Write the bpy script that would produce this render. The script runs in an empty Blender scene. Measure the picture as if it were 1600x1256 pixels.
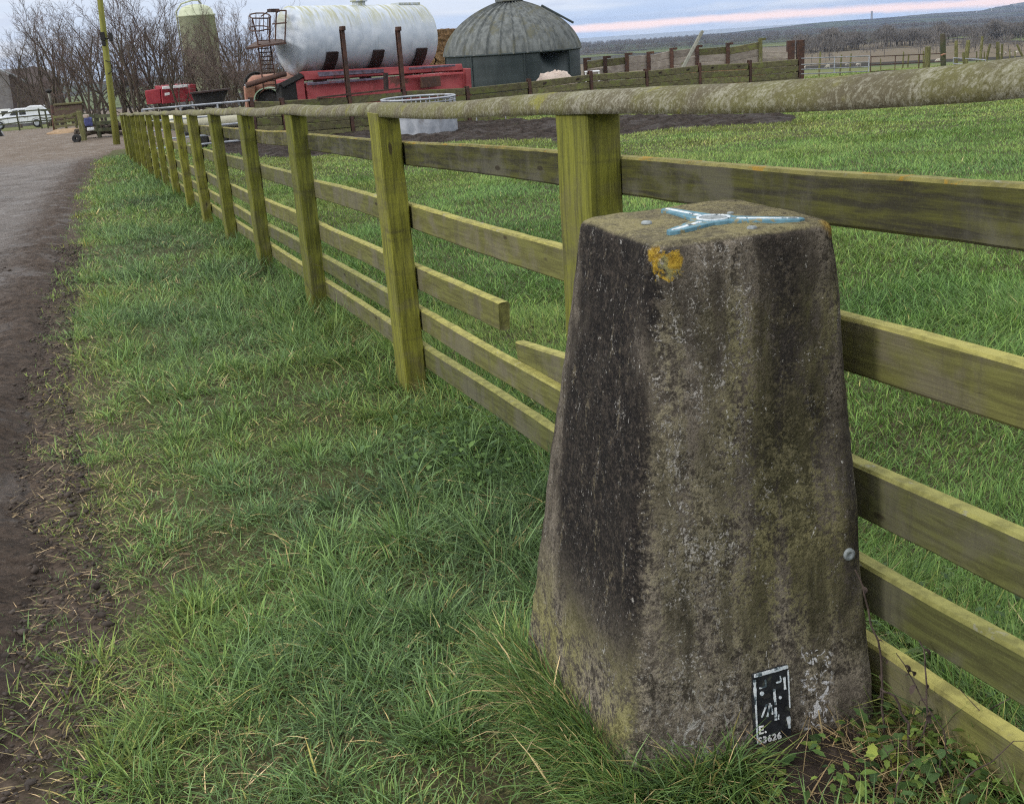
import bpy, bmesh, math, random
import numpy as np
from mathutils import Vector, Matrix, noise as mn

S = bpy.context.scene
COL = S.collection
rnd = random.Random(11)
RG = np.random.default_rng(5)

# ------------------------------------------------------------------ camera
FPX, PITCH, ROLL, CAMZ = 1750.0, 0.3227, -0.0681, 1.339
_f = np.array([0, math.cos(PITCH), -math.sin(PITCH)])
_u0 = np.array([0, math.sin(PITCH), math.cos(PITCH)])
_r0 = np.array([1.0, 0, 0])
_cr, _sr = math.cos(ROLL), math.sin(ROLL)
_r = _r0 * _cr + _u0 * _sr
_u = _u0 * _cr - _r0 * _sr
cam_d = bpy.data.cameras.new('camera')
cam = bpy.data.objects.new('camera', cam_d)
COL.objects.link(cam)
cam.matrix_world = Matrix(((_r[0], _u[0], -_f[0], 0), (_r[1], _u[1], -_f[1], 0), (_r[2], _u[2], -_f[2], CAMZ), (0, 0, 0, 1)))
cam_d.sensor_fit = 'HORIZONTAL'
cam_d.sensor_width = 36
cam_d.lens = FPX / 1600 * 36
cam_d.clip_start = 0.05
cam_d.clip_end = 60000
S.camera = cam

# ------------------------------------------------------------------ exposure, sun, sky
S.view_settings.view_transform = 'Standard'
S.view_settings.look = 'None'
S.view_settings.gamma = 1.0
S.view_settings.exposure = 0.05
cy = S.cycles
cy.max_bounces = 5; cy.diffuse_bounces = 3; cy.glossy_bounces = 2; cy.transmission_bounces = 4
cy.transparent_max_bounces = 6; cy.volume_bounces = 0
cy.use_denoising = False; cy.pixel_filter_type = 'BLACKMAN_HARRIS'; cy.filter_width = 1.2
cy.caustics_reflective = False; cy.caustics_refractive = False
SUN_EL, SUN_AZ = math.radians(24), math.radians(238)      # compass style: from +Y clockwise
sd = bpy.data.lights.new('sun', 'SUN')
sd.energy = 1.5; sd.angle = math.radians(11); sd.color = (1.0, 0.96, 0.90)
sun = bpy.data.objects.new('sun', sd); COL.objects.link(sun)
_sdir = Vector((math.sin(SUN_AZ) * math.cos(SUN_EL), math.cos(SUN_AZ) * math.cos(SUN_EL), math.sin(SUN_EL)))
sun.rotation_euler = _sdir.to_track_quat('Z', 'Y').to_euler()
sun.location = (-6, -6, 14)

# ------------------------------------------------------------------ node helper
class NT:
    def __init__(s, tree):
        s.t = tree; s.n = tree.nodes; s.l = tree.links
    def put(s, sock, v):
        if v is None: return
        if isinstance(v, bpy.types.NodeSocket): s.l.new(v, sock)
        elif isinstance(v, (tuple, list)):
            v = tuple(v)
            if sock.type == 'RGBA' and len(v) == 3: v = v + (1,)
            sock.default_value = v
        else: sock.default_value = v
    def node(s, typ, ins=None, **attrs):
        nd = s.n.new(typ)
        for k, v in attrs.items(): setattr(nd, k, v)
        for k, v in (ins or {}).items(): s.put(nd.inputs[k], v)
        return nd
    def math(s, op, a, b=None, c=None, clamp=False):
        nd = s.node('ShaderNodeMath', operation=op, use_clamp=clamp)
        s.put(nd.inputs[0], a); s.put(nd.inputs[1], b)
        if c is not None: s.put(nd.inputs[2], c)
        return nd.outputs[0]
    def add(s, a, b): return s.math('ADD', a, b)
    def sub(s, a, b): return s.math('SUBTRACT', a, b)
    def mul(s, a, b): return s.math('MULTIPLY', a, b)
    def mx(s, a, b): return s.math('MAXIMUM', a, b)
    def step(s, v, lo, hi):                      # smoothstep lo..hi (hi may be below lo)
        nd = s.node('ShaderNodeMapRange', interpolation_type='SMOOTHSTEP')
        if lo <= hi:
            s.put(nd.inputs[0], v); s.put(nd.inputs[1], lo); s.put(nd.inputs[2], hi); nd.inputs[3].default_value = 0; nd.inputs[4].default_value = 1
        else:
            s.put(nd.inputs[0], v); s.put(nd.inputs[1], hi); s.put(nd.inputs[2], lo); nd.inputs[3].default_value = 1; nd.inputs[4].default_value = 0
        return nd.outputs[0]
    def mix(s, f, a, b, blend='MIX'):
        nd = s.node('ShaderNodeMix', data_type='RGBA', blend_type=blend, clamp_factor=True)
        s.put(nd.inputs[0], f); s.put(nd.inputs[6], a); s.put(nd.inputs[7], b)
        return nd.outputs[2]
    def noise(s, vec, scale=5, detail=4, rough=0.55, dist=0.0, out=0):
        nd = s.node('ShaderNodeTexNoise', {'Scale': scale, 'Detail': detail, 'Roughness': rough, 'Distortion': dist})
        if vec is not None: s.put(nd.inputs['Vector'], vec)
        return nd.outputs[out]
    def voro(s, vec, scale=5, feature='F1', out=0, rnd_=1.0):
        nd = s.node('ShaderNodeTexVoronoi', {'Scale': scale, 'Randomness': rnd_}, feature=feature)
        if vec is not None: s.put(nd.inputs['Vector'], vec)
        return nd.outputs[out]
    def mapv(s, vec, scale=(1, 1, 1), loc=(0, 0, 0), rot=(0, 0, 0)):
        nd = s.node('ShaderNodeMapping', {'Scale': scale, 'Location': loc, 'Rotation': rot})
        s.put(nd.inputs['Vector'], vec)
        return nd.outputs[0]
    def sep(s, vec):
        nd = s.node('ShaderNodeSeparateXYZ'); s.put(nd.inputs[0], vec); return nd.outputs
    def ramp(s, v, stops, interp='LINEAR'):
        nd = s.node('ShaderNodeValToRGB'); s.put(nd.inputs[0], v)
        cr = nd.color_ramp; cr.interpolation = interp
        while len(cr.elements) < len(stops): cr.elements.new(0.5)
        for e, (p, c) in zip(cr.elements, stops):
            e.position = p; e.color = tuple(c) + ((1,) if len(c) == 3 else ())
        return nd.outputs[0]
    def obj(s): return s.node('ShaderNodeTexCoord').outputs['Object']
    def orand(s): return s.node('ShaderNodeObjectInfo').outputs['Random']
    def attr(s, name, out='Fac'): return s.node('ShaderNodeAttribute', attribute_name=name).outputs[out]

def new_mat(name):
    m = bpy.data.materials.new(name); m.use_nodes = True
    k = NT(m.node_tree); k.n.clear()
    k.out = k.node('ShaderNodeOutputMaterial')
    return m, k
def finish(k, color, rough=0.8, bump=None, strength=0.4, dist=0.01, spec=0.3, metal=0.0):
    p = k.node('ShaderNodeBsdfPrincipled')
    k.put(p.inputs['Base Color'], color); k.put(p.inputs['Roughness'], rough)
    k.put(p.inputs['Specular IOR Level'], spec); k.put(p.inputs['Metallic'], metal)
    if bump is not None:
        b = k.node('ShaderNodeBump', {'Strength': strength, 'Distance': dist}); k.put(b.inputs['Height'], bump)
        k.l.new(b.outputs[0], p.inputs['Normal'])
    k.l.new(p.outputs[0], k.out.inputs['Surface'])
    return p

# ------------------------------------------------------------------ sky: overcast, pale blue with a low pink band
w = bpy.data.worlds.new('World'); S.world = w; w.use_nodes = True
k = NT(w.node_tree); k.n.clear()
d = k.node('ShaderNodeTexCoord').outputs['Generated']
dx, dy, dz = k.sep(d)
nish = k.node('ShaderNodeTexSky', sky_type='NISHITA', sun_disc=False, sun_elevation=SUN_EL, sun_rotation=SUN_AZ, air_density=1.4, dust_density=2.0)
az = k.math('ARCTAN2', dx, dy)
el = k.math('ARCSINE', dz)
cv = k.node('ShaderNodeCombineXYZ'); k.put(cv.inputs[0], k.mul(az, 3.0)); k.put(cv.inputs[1], k.mul(el, 26.0)); k.put(cv.inputs[2], 0.3)
n1 = k.noise(cv.outputs[0], 2.2, 6, 0.55, 0.4)
cv2 = k.node('ShaderNodeCombineXYZ'); k.put(cv2.inputs[0], k.mul(az, 9.0)); k.put(cv2.inputs[1], k.mul(el, 60.0)); k.put(cv2.inputs[2], 2.3)
n2 = k.noise(cv2.outputs[0], 1.6, 6, 0.6, 0.6)
# low sky colours, horizon to a few degrees up (scaled so that 10 = white at strength 0.1)
low = k.ramp(k.math('MULTIPLY_ADD', el, 14.0, 0.25, clamp=True), [(0.0, (5.0, 6.8, 10.2)), (0.16, (4.9, 6.6, 9.8)), (0.32, (4.5, 6.0, 8.8)), (0.62, (5.7, 6.9, 9.1)), (1.0, (7.6, 8.3, 9.5))])
right = k.step(az, -0.30, 0.5)
low = k.mix(k.mul(k.sub(1.0, right), 0.62), low, (7.2, 8.0, 9.2))
low = k.mix(k.mul(k.step(n1, 0.42, 0.72), 0.75), low, (8.0, 8.5, 9.4))
low = k.mix(k.mul(k.step(n2, 0.5, 0.75), 0.35), low, (4.9, 5.6, 7.4))
# pink streak
bc = k.add(k.math('MULTIPLY_ADD', k.math('SINE', k.mul(az, 9.0)), 0.0010, -0.0062), k.mul(k.sub(n2, 0.5), 0.006))
wid = k.math('MULTIPLY_ADD', n1, 0.0048, 0.0008)
band = k.step(k.math('ABSOLUTE', k.sub(el, bc)), k.add(wid, 0.0022), 0.0) if False else None
ab = k.math('DIVIDE', k.math('ABSOLUTE', k.sub(el, bc)), wid)
band = k.mul(k.step(ab, 1.35, 0.25), k.step(az, -0.02, 0.07))
low = k.mix(k.mul(band, 0.95), low, (14.0, 10.4, 9.4))
# thin warm glow at the far left horizon
gl = k.mul(k.step(k.math('ABSOLUTE', k.add(az, 0.44)), 0.10, 0.0), k.step(k.math('ABSOLUTE', k.sub(el, 0.008)), 0.012, 0.0))
low = k.mix(k.mul(gl, 0.45), low, (9.0, 7.8, 6.4))
high = k.mix(k.step(k.noise(d, 2.2, 5, 0.6), 0.35, 0.7), (15.5, 15.8, 16.2), (21.5, 21.4, 21.0))
high = k.mix(0.12, high, nish.outputs[0])
skyc = k.mix(k.step(el, 0.05, 0.5), low, high)
bg = k.node('ShaderNodeBackground', {'Strength': 0.1}); k.put(bg.inputs[0], skyc)
wo = k.node('ShaderNodeOutputWorld'); k.l.new(bg.outputs[0], wo.inputs[0])

# ------------------------------------------------------------------ small helpers
def ray(px, py):
    d = _f + _r * (px - 800) / FPX - _u * (py - 628) / FPX
    return d
def at(px, py, D):                       # world point seen at photo pixel (px,py), D metres ahead
    d = ray(px, py); return np.array([0, 0, CAMZ]) + d * (D / d[1])
def plane(x, y): return 0.0148 * x - 0.0430 * y + 0.0007
def mound(x, y): return 0.088 * np.exp(-((x - 0.42) ** 2 + (y - 1.95) ** 2) / 0.62)
def on_ground(px, py):
    d = ray(px, py)
    t = (0.0007 - CAMZ) / (d[2] - 0.0148 * d[0] + 0.0430 * d[1])
    for _ in range(8):
        p = np.array([0, 0, CAMZ]) + d * t
        e = p[2] - (plane(p[0], p[1]) + mound(p[0], p[1])); t -= 0.8 * e / (d[2] - 0.0148 * d[0] + 0.0430 * d[1])
    return np.array([0, 0, CAMZ]) + d * t

def hash2(ix, iy, seed):
    h = (ix.astype(np.int64) * 374761393 + iy.astype(np.int64) * 668265263 + seed * 1442695041) & 0x7fffffff
    h = ((h ^ (h >> 13)) * 1274126177) & 0x7fffffff
    return ((h ^ (h >> 16)) & 0xffff) / 65535.0
def vnoise(x, y, seed=0):
    x = np.asarray(x, float); y = np.asarray(y, float)
    ix = np.floor(x); iy = np.floor(y); fx = x - ix; fy = y - iy
    fx = fx * fx * (3 - 2 * fx); fy = fy * fy * (3 - 2 * fy)
    a = hash2(ix, iy, seed); b = hash2(ix + 1, iy, seed); c = hash2(ix, iy + 1, seed); d_ = hash2(ix + 1, iy + 1, seed)
    return (a * (1 - fx) + b * fx) * (1 - fy) + (c * (1 - fx) + d_ * fx) * fy
def fbm(x, y, seed=0, oct=4):
    s = 0; a = 0.5; t = 0
    for i in range(oct):
        s = s + a * vnoise(np.asarray(x) * 2 ** i, np.asarray(y) * 2 ** i, seed + i * 17); t += a; a *= 0.5
    return s / t
def sstep(v, lo, hi):
    t = np.clip((np.asarray(v, float) - lo) / (hi - lo), 0, 1); return t * t * (3 - 2 * t)

def tag(o, label=None, cat=None, group=None, kind=None):
    if label: o['label'] = label
    if cat: o['category'] = cat
    if group: o['group'] = group
    if kind: o['kind'] = kind
    return o
def empty(name, loc, label, cat, rz=0.0, group=None):
    o = bpy.data.objects.new(name, None); COL.objects.link(o)
    o.location = loc; o.rotation_euler = (0, 0, rz); o.empty_display_size = 0.2
    return tag(o, label, cat, group)
def mesh_np(name, V, faces_list, mat, attrs=None, smooth=False, parent=None):
    """V (n,3); faces_list: list of (m,k) int arrays."""
    me = bpy.data.meshes.new(name)
    V = np.ascontiguousarray(V, dtype=np.float32)
    me.vertices.add(len(V)); me.vertices.foreach_set('co', V.ravel())
    loops = np.concatenate([f.ravel() for f in faces_list]).astype(np.int32)
    tot = np.concatenate([np.full(len(f), f.shape[1], np.int32) for f in faces_list])
    st = np.concatenate([[0], np.cumsum(tot)[:-1]]).astype(np.int32)
    me.loops.add(len(loops)); me.loops.foreach_set('vertex_index', loops)
    me.polygons.add(len(tot)); me.polygons.foreach_set('loop_start', st); me.polygons.foreach_set('loop_total', tot)
    if smooth: me.polygons.foreach_set('use_smooth', np.ones(len(tot), bool))
    me.update(calc_edges=True)
    for an, av in (attrs or {}).items():
        a = me.attributes.new(an, 'FLOAT', 'POINT'); a.data.foreach_set('value', np.asarray(av, np.float32))
    me.materials.append(mat)
    o = bpy.data.objects.new(name, me); COL.objects.link(o)
    if parent is not None: o.parent = parent
    return o

class MB:
    """collects simple shapes into ONE mesh"""
    def __init__(s): s.v = []; s.f = []
    def raw(s, vs, fs):
        n = len(s.v); s.v += [tuple(map(float, p)) for p in vs]; s.f += [tuple(i + n for i in f) for f in fs]; return s
    def box(s, c, size, rot=None, taper=1.0):
        x, y, z = [q / 2 for q in size]
        vs = [Vector((sx * x * (taper if sz > 0 else 1), sy * y * (taper if sz > 0 else 1), sz * z)) for sz in (-1, 1) for sy in (-1, 1) for sx in (-1, 1)]
        if rot is not None: vs = [rot @ p for p in vs]
        vs = [p + Vector(c) for p in vs]
        return s.raw(vs, [(0, 2, 3, 1), (4, 5, 7, 6), (0, 1, 5, 4), (2, 6, 7, 3), (0, 4, 6, 2), (1, 3, 7, 5)])
    def beam(s, a, b, wd, ht, up=(0, 0, 1)):
        a = Vector(a); b = Vector(b); X = (b - a).normalized(); Z = Vector(up); Y = Z.cross(X).normalized(); Z = X.cross(Y)
        M = Matrix((X, Y, Z)).transposed()
        return s.box((a + b) / 2, ((b - a).length, wd, ht), M)
    def tube(s, pts, r, n=8, caps=True):
        pts = [Vector(p) for p in pts]; rs = r if isinstance(r, (list, tuple)) else [r] * len(pts)
        base = len(s.v); prev = None
        for i, p in enumerate(pts):
            T = (pts[min(i + 1, len(pts) - 1)] - pts[max(i - 1, 0)]).normalized()
            if prev is None:
                A = T.orthogonal().normalized()
            else:
                A = (prev - T * prev.dot(T)); A = A.normalized() if A.length > 1e-6 else T.orthogonal().normalized()
            prev = A; B = T.cross(A)
            for j in range(n):
                q = 2 * math.pi * j / n; s.v.append(tuple(p + (A * math.cos(q) + B * math.sin(q)) * rs[i]))
        for i in range(len(pts) - 1):
            for j in range(n):
                a = base + i * n + j; b = base + i * n + (j + 1) % n
                s.f.append((a, b, b + n, a + n))
        if caps:
            s.f.append(tuple(base + j for j in reversed(range(n)))); e = base + (len(pts) - 1) * n
            s.f.append(tuple(e + j for j in range(n)))
        return s
    def lathe(s, prof, n=24, c=(0, 0, 0), M=None, a0=0.0, a1=2 * math.pi):
        """prof: (r,z) list, revolved about z"""
        full = abs(a1 - a0 - 2 * math.pi) < 1e-6; m = n if full else n + 1
        base = len(s.v)
        for r, z in prof:
            for j in range(m):
                q = a0 + (a1 - a0) * j / n; p = Vector((r * math.cos(q), r * math.sin(q), z))
                if M is not None: p = M @ p
                s.v.append(tuple(p + Vector(c)))
        for i in range(len(prof) - 1):
            for j in range(n):
                a = base + i * m + j; b = base + i * m + (j + 1) % m
                s.f.append((a, b, b + m, a + m))
        return s
    def prism(s, poly, z0, z1, M=None):
        """poly of (x,y) extruded z0..z1"""
        n = len(poly); vs = [Vector((x, y, z0)) for x, y in poly] + [Vector((x, y, z1)) for x, y in poly]
        if M is not None: vs = [M @ p for p in vs]
        fs = [tuple(reversed(range(n))), tuple(range(n, 2 * n))] + [(i, (i + 1) % n, n + (i + 1) % n, n + i) for i in range(n)]
        return s.raw(vs, fs)
    def build(s, name, mat, parent=None, bevel=0.0, smooth=False, seg=1, loc=None):
        me = bpy.data.meshes.new(name); me.from_pydata(s.v, [], s.f); me.materials.append(mat)
        bm = bmesh.new(); bm.from_mesh(me); bmesh.ops.recalc_face_normals(bm, faces=bm.faces)
        if bevel > 0:
            es = [e for e in bm.edges if len(e.link_faces) == 2 and e.calc_face_angle(0) > 0.6]
            bmesh.ops.bevel(bm, geom=es, offset=bevel, segments=seg, affect='EDGES', profile=0.6, clamp_overlap=True)
        bm.to_mesh(me); bm.free()
        if smooth:
            for p in me.polygons: p.use_smooth = True
        o = bpy.data.objects.new(name, me); COL.objects.link(o)
        if parent is not None: o.parent = parent
        if loc is not None: o.location = loc
        return o

def weathered(name, c1, c2, c3=None, scale=6, stretch=(1, 1, 1), rough=0.8, bump=0.3, bdist=0.01, metal=0.0, spec=0.3, t3=(0.55, 0.7), var=0.25, detail=6):
    """two-tone noisy surface with a third patchy colour"""
    m, k = new_mat(name)
    o = k.obj()
    r = k.orand()
    off = k.node('ShaderNodeVectorMath', operation='ADD'); k.put(off.inputs[0], o)
    cb = k.node('ShaderNodeCombineXYZ')
    for i, q in enumerate((37.0, 91.0, 53.0)): k.put(cb.inputs[i], k.mul(r, q))
    k.l.new(cb.outputs[0], off.inputs[1]); v = off.outputs[0]
    vs = k.mapv(v, stretch)
    n = k.noise(vs, scale, detail, 0.62, 0.3)
    c = k.mix(k.step(n, 0.32, 0.68), c1, c2)
    if c3 is not None: c = k.mix(k.step(k.noise(vs, scale * 0.45, 5, 0.65), *t3), c, c3)
    c = k.mix(1.0, c, k.ramp(r, [(0, (1 - var,) * 3), (1, (1 + var,) * 3)]), 'MULTIPLY')
    finish(k, c, rough, k.noise(vs, scale * 4, 5, 0.65), bump, bdist, spec, metal)
    return m
# ------------------------------------------------------------------ materials
def wood_mat(name, green, dark, grey, top, greyamt, lichen=0.0):
    """weathered fence wood, grain along local X; algae on every face, upward faces coloured paler and yellower"""
    m, k = new_mat(name)
    o = k.obj(); r = k.orand()
    cb = k.node('ShaderNodeCombineXYZ')
    for i, q in enumerate((31.0, 17.0, 23.0)): k.put(cb.inputs[i], k.mul(r, q))
    va = k.node('ShaderNodeVectorMath', operation='ADD'); k.put(va.inputs[0], o); k.l.new(cb.outputs[0], va.inputs[1]); v = va.outputs[0]
    g = k.mapv(v, (1.0, 14, 14))
    grain = k.noise(g, 4.5, 7, 0.65, 0.5)
    fine = k.noise(k.mapv(v, (1.5, 60, 60)), 3.0, 4, 0.6)
    blot = k.noise(v, 5.0, 6, 0.6, 0.4)
    speck = k.noise(v, 160, 3, 0.6)
    saw = k.noise(k.mapv(v, (60, 3, 3)), 1.0, 2, 0.5)
    c = k.mix(k.step(grain, 0.34, 0.66), dark, green)
    c = k.mix(k.mul(k.step(blot, 0.60 - greyamt * 0.3, 0.78 - greyamt * 0.28), 0.3 + 0.7 * greyamt), c, grey)
    drip = k.noise(k.mapv(v, (9, 1.2, 1.2)), 2.2, 5, 0.6)
    c = k.mix(k.mul(k.step(drip, 0.52, 0.75), 0.55), c, tuple(q * 0.45 for q in grey))
    c = k.mix(k.mul(k.step(speck, 0.55, 0.75), 0.3), c, tuple(min(1, q * 1.5) for q in green))
    c = k.mix(k.mul(k.step(fine, 0.30, 0.22), 0.8), c, (0.012, 0.011, 0.007))
    kn = k.voro(k.mapv(v, (1.0, 3.2, 3.2)), 2.6)
    c = k.mix(k.mul(k.step(kn, 0.085, 0.05), 0.85), c, (0.035, 0.027, 0.017))
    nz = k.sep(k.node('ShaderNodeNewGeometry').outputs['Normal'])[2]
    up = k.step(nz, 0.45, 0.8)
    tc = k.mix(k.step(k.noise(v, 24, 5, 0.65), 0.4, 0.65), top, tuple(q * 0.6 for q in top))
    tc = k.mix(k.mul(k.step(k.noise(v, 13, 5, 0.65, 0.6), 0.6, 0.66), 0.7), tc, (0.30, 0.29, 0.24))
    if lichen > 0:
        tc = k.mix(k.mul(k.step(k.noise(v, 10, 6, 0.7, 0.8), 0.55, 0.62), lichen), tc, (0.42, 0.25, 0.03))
    c = k.mix(k.mul(up, 0.92), c, tc)  # upward faces take the paler, yellower top colour
    c = k.mix(1.0, c, k.ramp(r, [(0, (0.8, 0.82, 0.85)), (1, (1.18, 1.14, 1.1))]), 'MULTIPLY')
    h = k.add(k.add(k.mul(grain, 0.7), k.mul(fine, 0.6)), k.add(k.mul(speck, 0.25), k.mul(saw, 0.15)))
    finish(k, c, 0.85, h, 0.55, 0.004, 0.2)
    return m
M_POST = wood_mat('algae_post_wood', (0.185, 0.190, 0.030), (0.085, 0.088, 0.020), (0.115, 0.102, 0.060), (0.24, 0.235, 0.07), 0.35)
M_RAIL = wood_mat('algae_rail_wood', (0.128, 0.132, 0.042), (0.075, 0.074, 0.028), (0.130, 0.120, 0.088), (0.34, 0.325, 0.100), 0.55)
M_RAILG = wood_mat('grey_rail_wood', (0.095, 0.095, 0.024), (0.038, 0.035, 0.022), (0.128, 0.120, 0.092), (0.33, 0.30, 0.10), 0.52, 0.95)

# cap rail crusted with lichen
M_CAP, k = new_mat('lichen_cap_wood')
o = k.obj(); r = k.orand()
va = k.node('ShaderNodeVectorMath', operation='ADD'); k.put(va.inputs[0], o)
cb = k.node('ShaderNodeCombineXYZ'); k.put(cb.inputs[0], k.mul(r, 40.0)); k.put(cb.inputs[1], k.mul(r, 13.0)); k.l.new(cb.outputs[0], va.inputs[1]); v = va.outputs[0]
rot = k.mapv(v, (1.0, 1.0, 1.0))
big = k.noise(v, 4.2, 5, 0.6, 0.5)
crust = k.noise(rot, 95, 7, 0.78, 0.3)
fine = k.noise(v, 170, 4, 0.7)
c = k.mix(k.step(big, 0.38, 0.62), (0.105, 0.092, 0.058), (0.125, 0.120, 0.048))
c = k.mix(k.mul(k.step(crust, 0.50, 0.60), 0.66), c, (0.27, 0.262, 0.20))
c = k.mix(k.mul(k.step(crust, 0.42, 0.33), 0.8), c, (0.060, 0.052, 0.030))
wp = k.mul(k.step(k.noise(v, 7, 6, 0.65, 0.6), 0.52, 0.64), k.step(crust, 0.40, 0.54))
c = k.mix(k.mul(wp, 0.45), c, (0.36, 0.35, 0.29))
c = k.mix(k.mul(k.mul(k.step(k.noise(v, 5.5, 5, 0.6), 0.585, 0.68), k.step(fine, 0.35, 0.55)), 0.75), c, (0.215, 0.21, 0.03))
c = k.mix(k.mul(k.step(fine, 0.62, 0.72), 0.5), c, (0.5, 0.48, 0.42))
c = k.mix(k.mul(k.step(fine, 0.38, 0.30), 0.5), c, (0.05, 0.045, 0.03))
finish(k, c, 0.92, k.add(k.mul(crust, 1.0), k.mul(fine, 0.4)), 0.7, 0.006, 0.15)

# concrete pillar: object origin at the centre of its top
M_PILLAR, k = new_mat('weathered_concrete')
o = k.obj()
x, y, z = k.sep(o)
nrm = k.node('ShaderNodeVectorTransform', vector_type='NORMAL', convert_from='WORLD', convert_to='OBJECT'); k.l.new(k.node('ShaderNodeNewGeometry').outputs['Normal'], nrm.inputs[0])
nx, ny, nz = k.sep(nrm.outputs[0])
fine = k.noise(o, 150, 5, 0.75)
med = k.noise(o, 44, 6, 0.72, 0.3)
big = k.noise(o, 7.0, 5, 0.6, 0.4)
stk = k.noise(k.mapv(o, (6, 6, 2.0)), 1.5, 6, 0.62, 0.3)
stk2 = k.noise(k.mapv(o, (13, 13, 1.8), (3, 7, 1)), 1.3, 6, 0.62, 0.3)
stk3 = k.noise(k.mapv(o, (26, 26, 4.0), (9, 2, 5)), 1.5, 6, 0.7, 0.4)
pit = k.voro(o, 95, 'F1')
grit = k.add(k.mul(k.sub(fine, 0.5), 0.75), k.mul(k.sub(med, 0.5), 0.75))          # isotropic grain, about -0.3..0.3
c = k.mix(k.step(k.add(grit, 0.5), 0.39, 0.64), (0.056, 0.048, 0.039), (0.325, 0.283, 0.228))
c = k.mix(k.mul(k.step(big, 0.42, 0.62), 0.35), c, (0.240, 0.205, 0.165))
left = k.step(k.add(nx, k.mul(grit, 0.5)), -0.20, -0.85)                       # the face turned to the lane
front = k.step(ny, -0.35, -0.8)
low = k.step(k.add(z, k.mul(grit, 0.30)), -0.62, -0.86)
# black weathering
edgeL = k.step(y, 0.150, 0.08)
dk_l = k.mul(k.mul(left, k.sub(1.0, low)), k.step(k.add(k.add(stk, k.mul(grit, 1.0)), k.mul(edgeL, 0.16)), 0.37, 0.54))
fx = k.step(k.math('ABSOLUTE', k.sub(x, 0.055)), 0.12, 0.01)
dk_f = k.mul(k.mul(front, k.step(z, -0.75, -0.15)), k.step(k.add(k.add(stk, k.mul(grit, 1.0)), k.mul(fx, 0.20)), 0.48, 0.63))
dk_e = k.mul(k.mul(front, k.step(x, 0.135, 0.17)), k.step(k.add(stk, k.mul(grit, 0.8)), 0.45, 0.60))
dk_lo = k.mul(front, k.mul(k.step(k.math('ABSOLUTE', k.add(z, 0.70)), 0.18, 0.03), k.step(k.add(stk2, k.mul(grit, 0.8)), 0.50, 0.66)))
dark = k.mx(k.mx(k.mul(dk_l, 0.93), k.mul(dk_f, 0.85)), k.mx(k.mul(dk_e, 0.75), k.mul(dk_lo, 0.7)))
# green-gold algae in drips and flecks
al_f = k.mul(k.mul(front, k.math('MULTIPLY_ADD', k.step(x, -0.12, 0.0), 0.55, 0.45)), k.step(k.add(stk2, k.mul(grit, 1.0)), 0.38, 0.54))
al_f = k.mul(al_f, k.mul(k.step(z, -0.92, -0.66), k.step(z, -0.03, -0.16)))
c = k.mix(k.mul(al_f, 0.64), c, k.mix(k.step(k.add(grit, 0.5), 0.42, 0.64), (0.080, 0.077, 0.026), (0.255, 0.242, 0.080)))
al_l = k.mul(left, k.mul(low, k.step(k.add(big, grit), 0.38, 0.62)))
c = k.mix(k.mul(al_l, 0.75), c, k.mix(k.step(k.add(grit, 0.5), 0.40, 0.62), (0.105, 0.100, 0.030), (0.29, 0.275, 0.095)))
c = k.mix(dark, c, k.mix(k.step(k.add(grit, 0.5), 0.44, 0.72), (0.011, 0.010, 0.011), (0.060, 0.048, 0.040)))
c = k.mix(k.mul(k.step(k.add(stk3, k.mul(grit, 0.5)), 0.60, 0.70), k.mul(dark, 0.75)), c, (0.165, 0.140, 0.090))
# white crust: fine specks clustered in runs near the corner
cor = k.step(k.math('ABSOLUTE', k.add(k.sub(x, y), -0.085)), 0.19, 0.02)
clus = k.add(k.mul(stk3, 0.55), k.mul(k.noise(o, 16, 4, 0.6), 0.45))
wv = k.add(k.mul(k.noise(o, 190, 4, 0.75, 0.4), 0.62), k.mul(k.noise(o, 70, 5, 0.75, 0.8), 0.38))
wm = k.step(k.add(wv, k.add(k.mul(cor, 0.050), k.mul(k.sub(clus, 0.5), 0.50))), 0.592, 0.645)
c = k.mix(k.mul(wm, 0.75), c, (0.50, 0.475, 0.44))
c = k.mix(k.mul(k.step(k.noise(k.mapv(o, (30, 30, 11), (4, 4, 4)), 2.0, 5, 0.7, 0.5), 0.675, 0.70), 0.85), c, (0.60, 0.59, 0.56))
foot = k.mul(cor, k.mul(k.step(z, -0.78, -0.95), k.step(k.noise(k.mapv(o, (1, 1, 0.6)), 46, 5, 0.7, 1.0), 0.555, 0.60)))
c = k.mix(k.mul(foot, 0.8), c, (0.60, 0.59, 0.57))
# white paint spilled beside the plate
pd = k.mul(k.step(k.math('ABSOLUTE', k.sub(x, 0.105)), 0.042, 0.022), k.mul(front, k.step(k.math('ABSOLUTE', k.add(z, 0.885)), 0.115, 0.09)))
c = k.mix(k.mul(pd, k.step(k.noise(o, 58, 5, 0.6, 1.2), 0.555, 0.59)), c, (0.62, 0.62, 0.64))
# top: mossy ochre and grey
up = k.step(nz, 0.55, 0.9)
tc = k.mix(k.step(k.add(grit, big), 0.35, 0.62), (0.125, 0.110, 0.072), (0.255, 0.225, 0.115))
tc = k.mix(k.mul(k.step(fine, 0.52, 0.64), 0.55), tc, (0.29, 0.26, 0.20))
tc = k.mix(k.mul(k.step(med, 0.44, 0.34), 0.6), tc, (0.050, 0.042, 0.026))
c = k.mix(up, c, tc)
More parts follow.
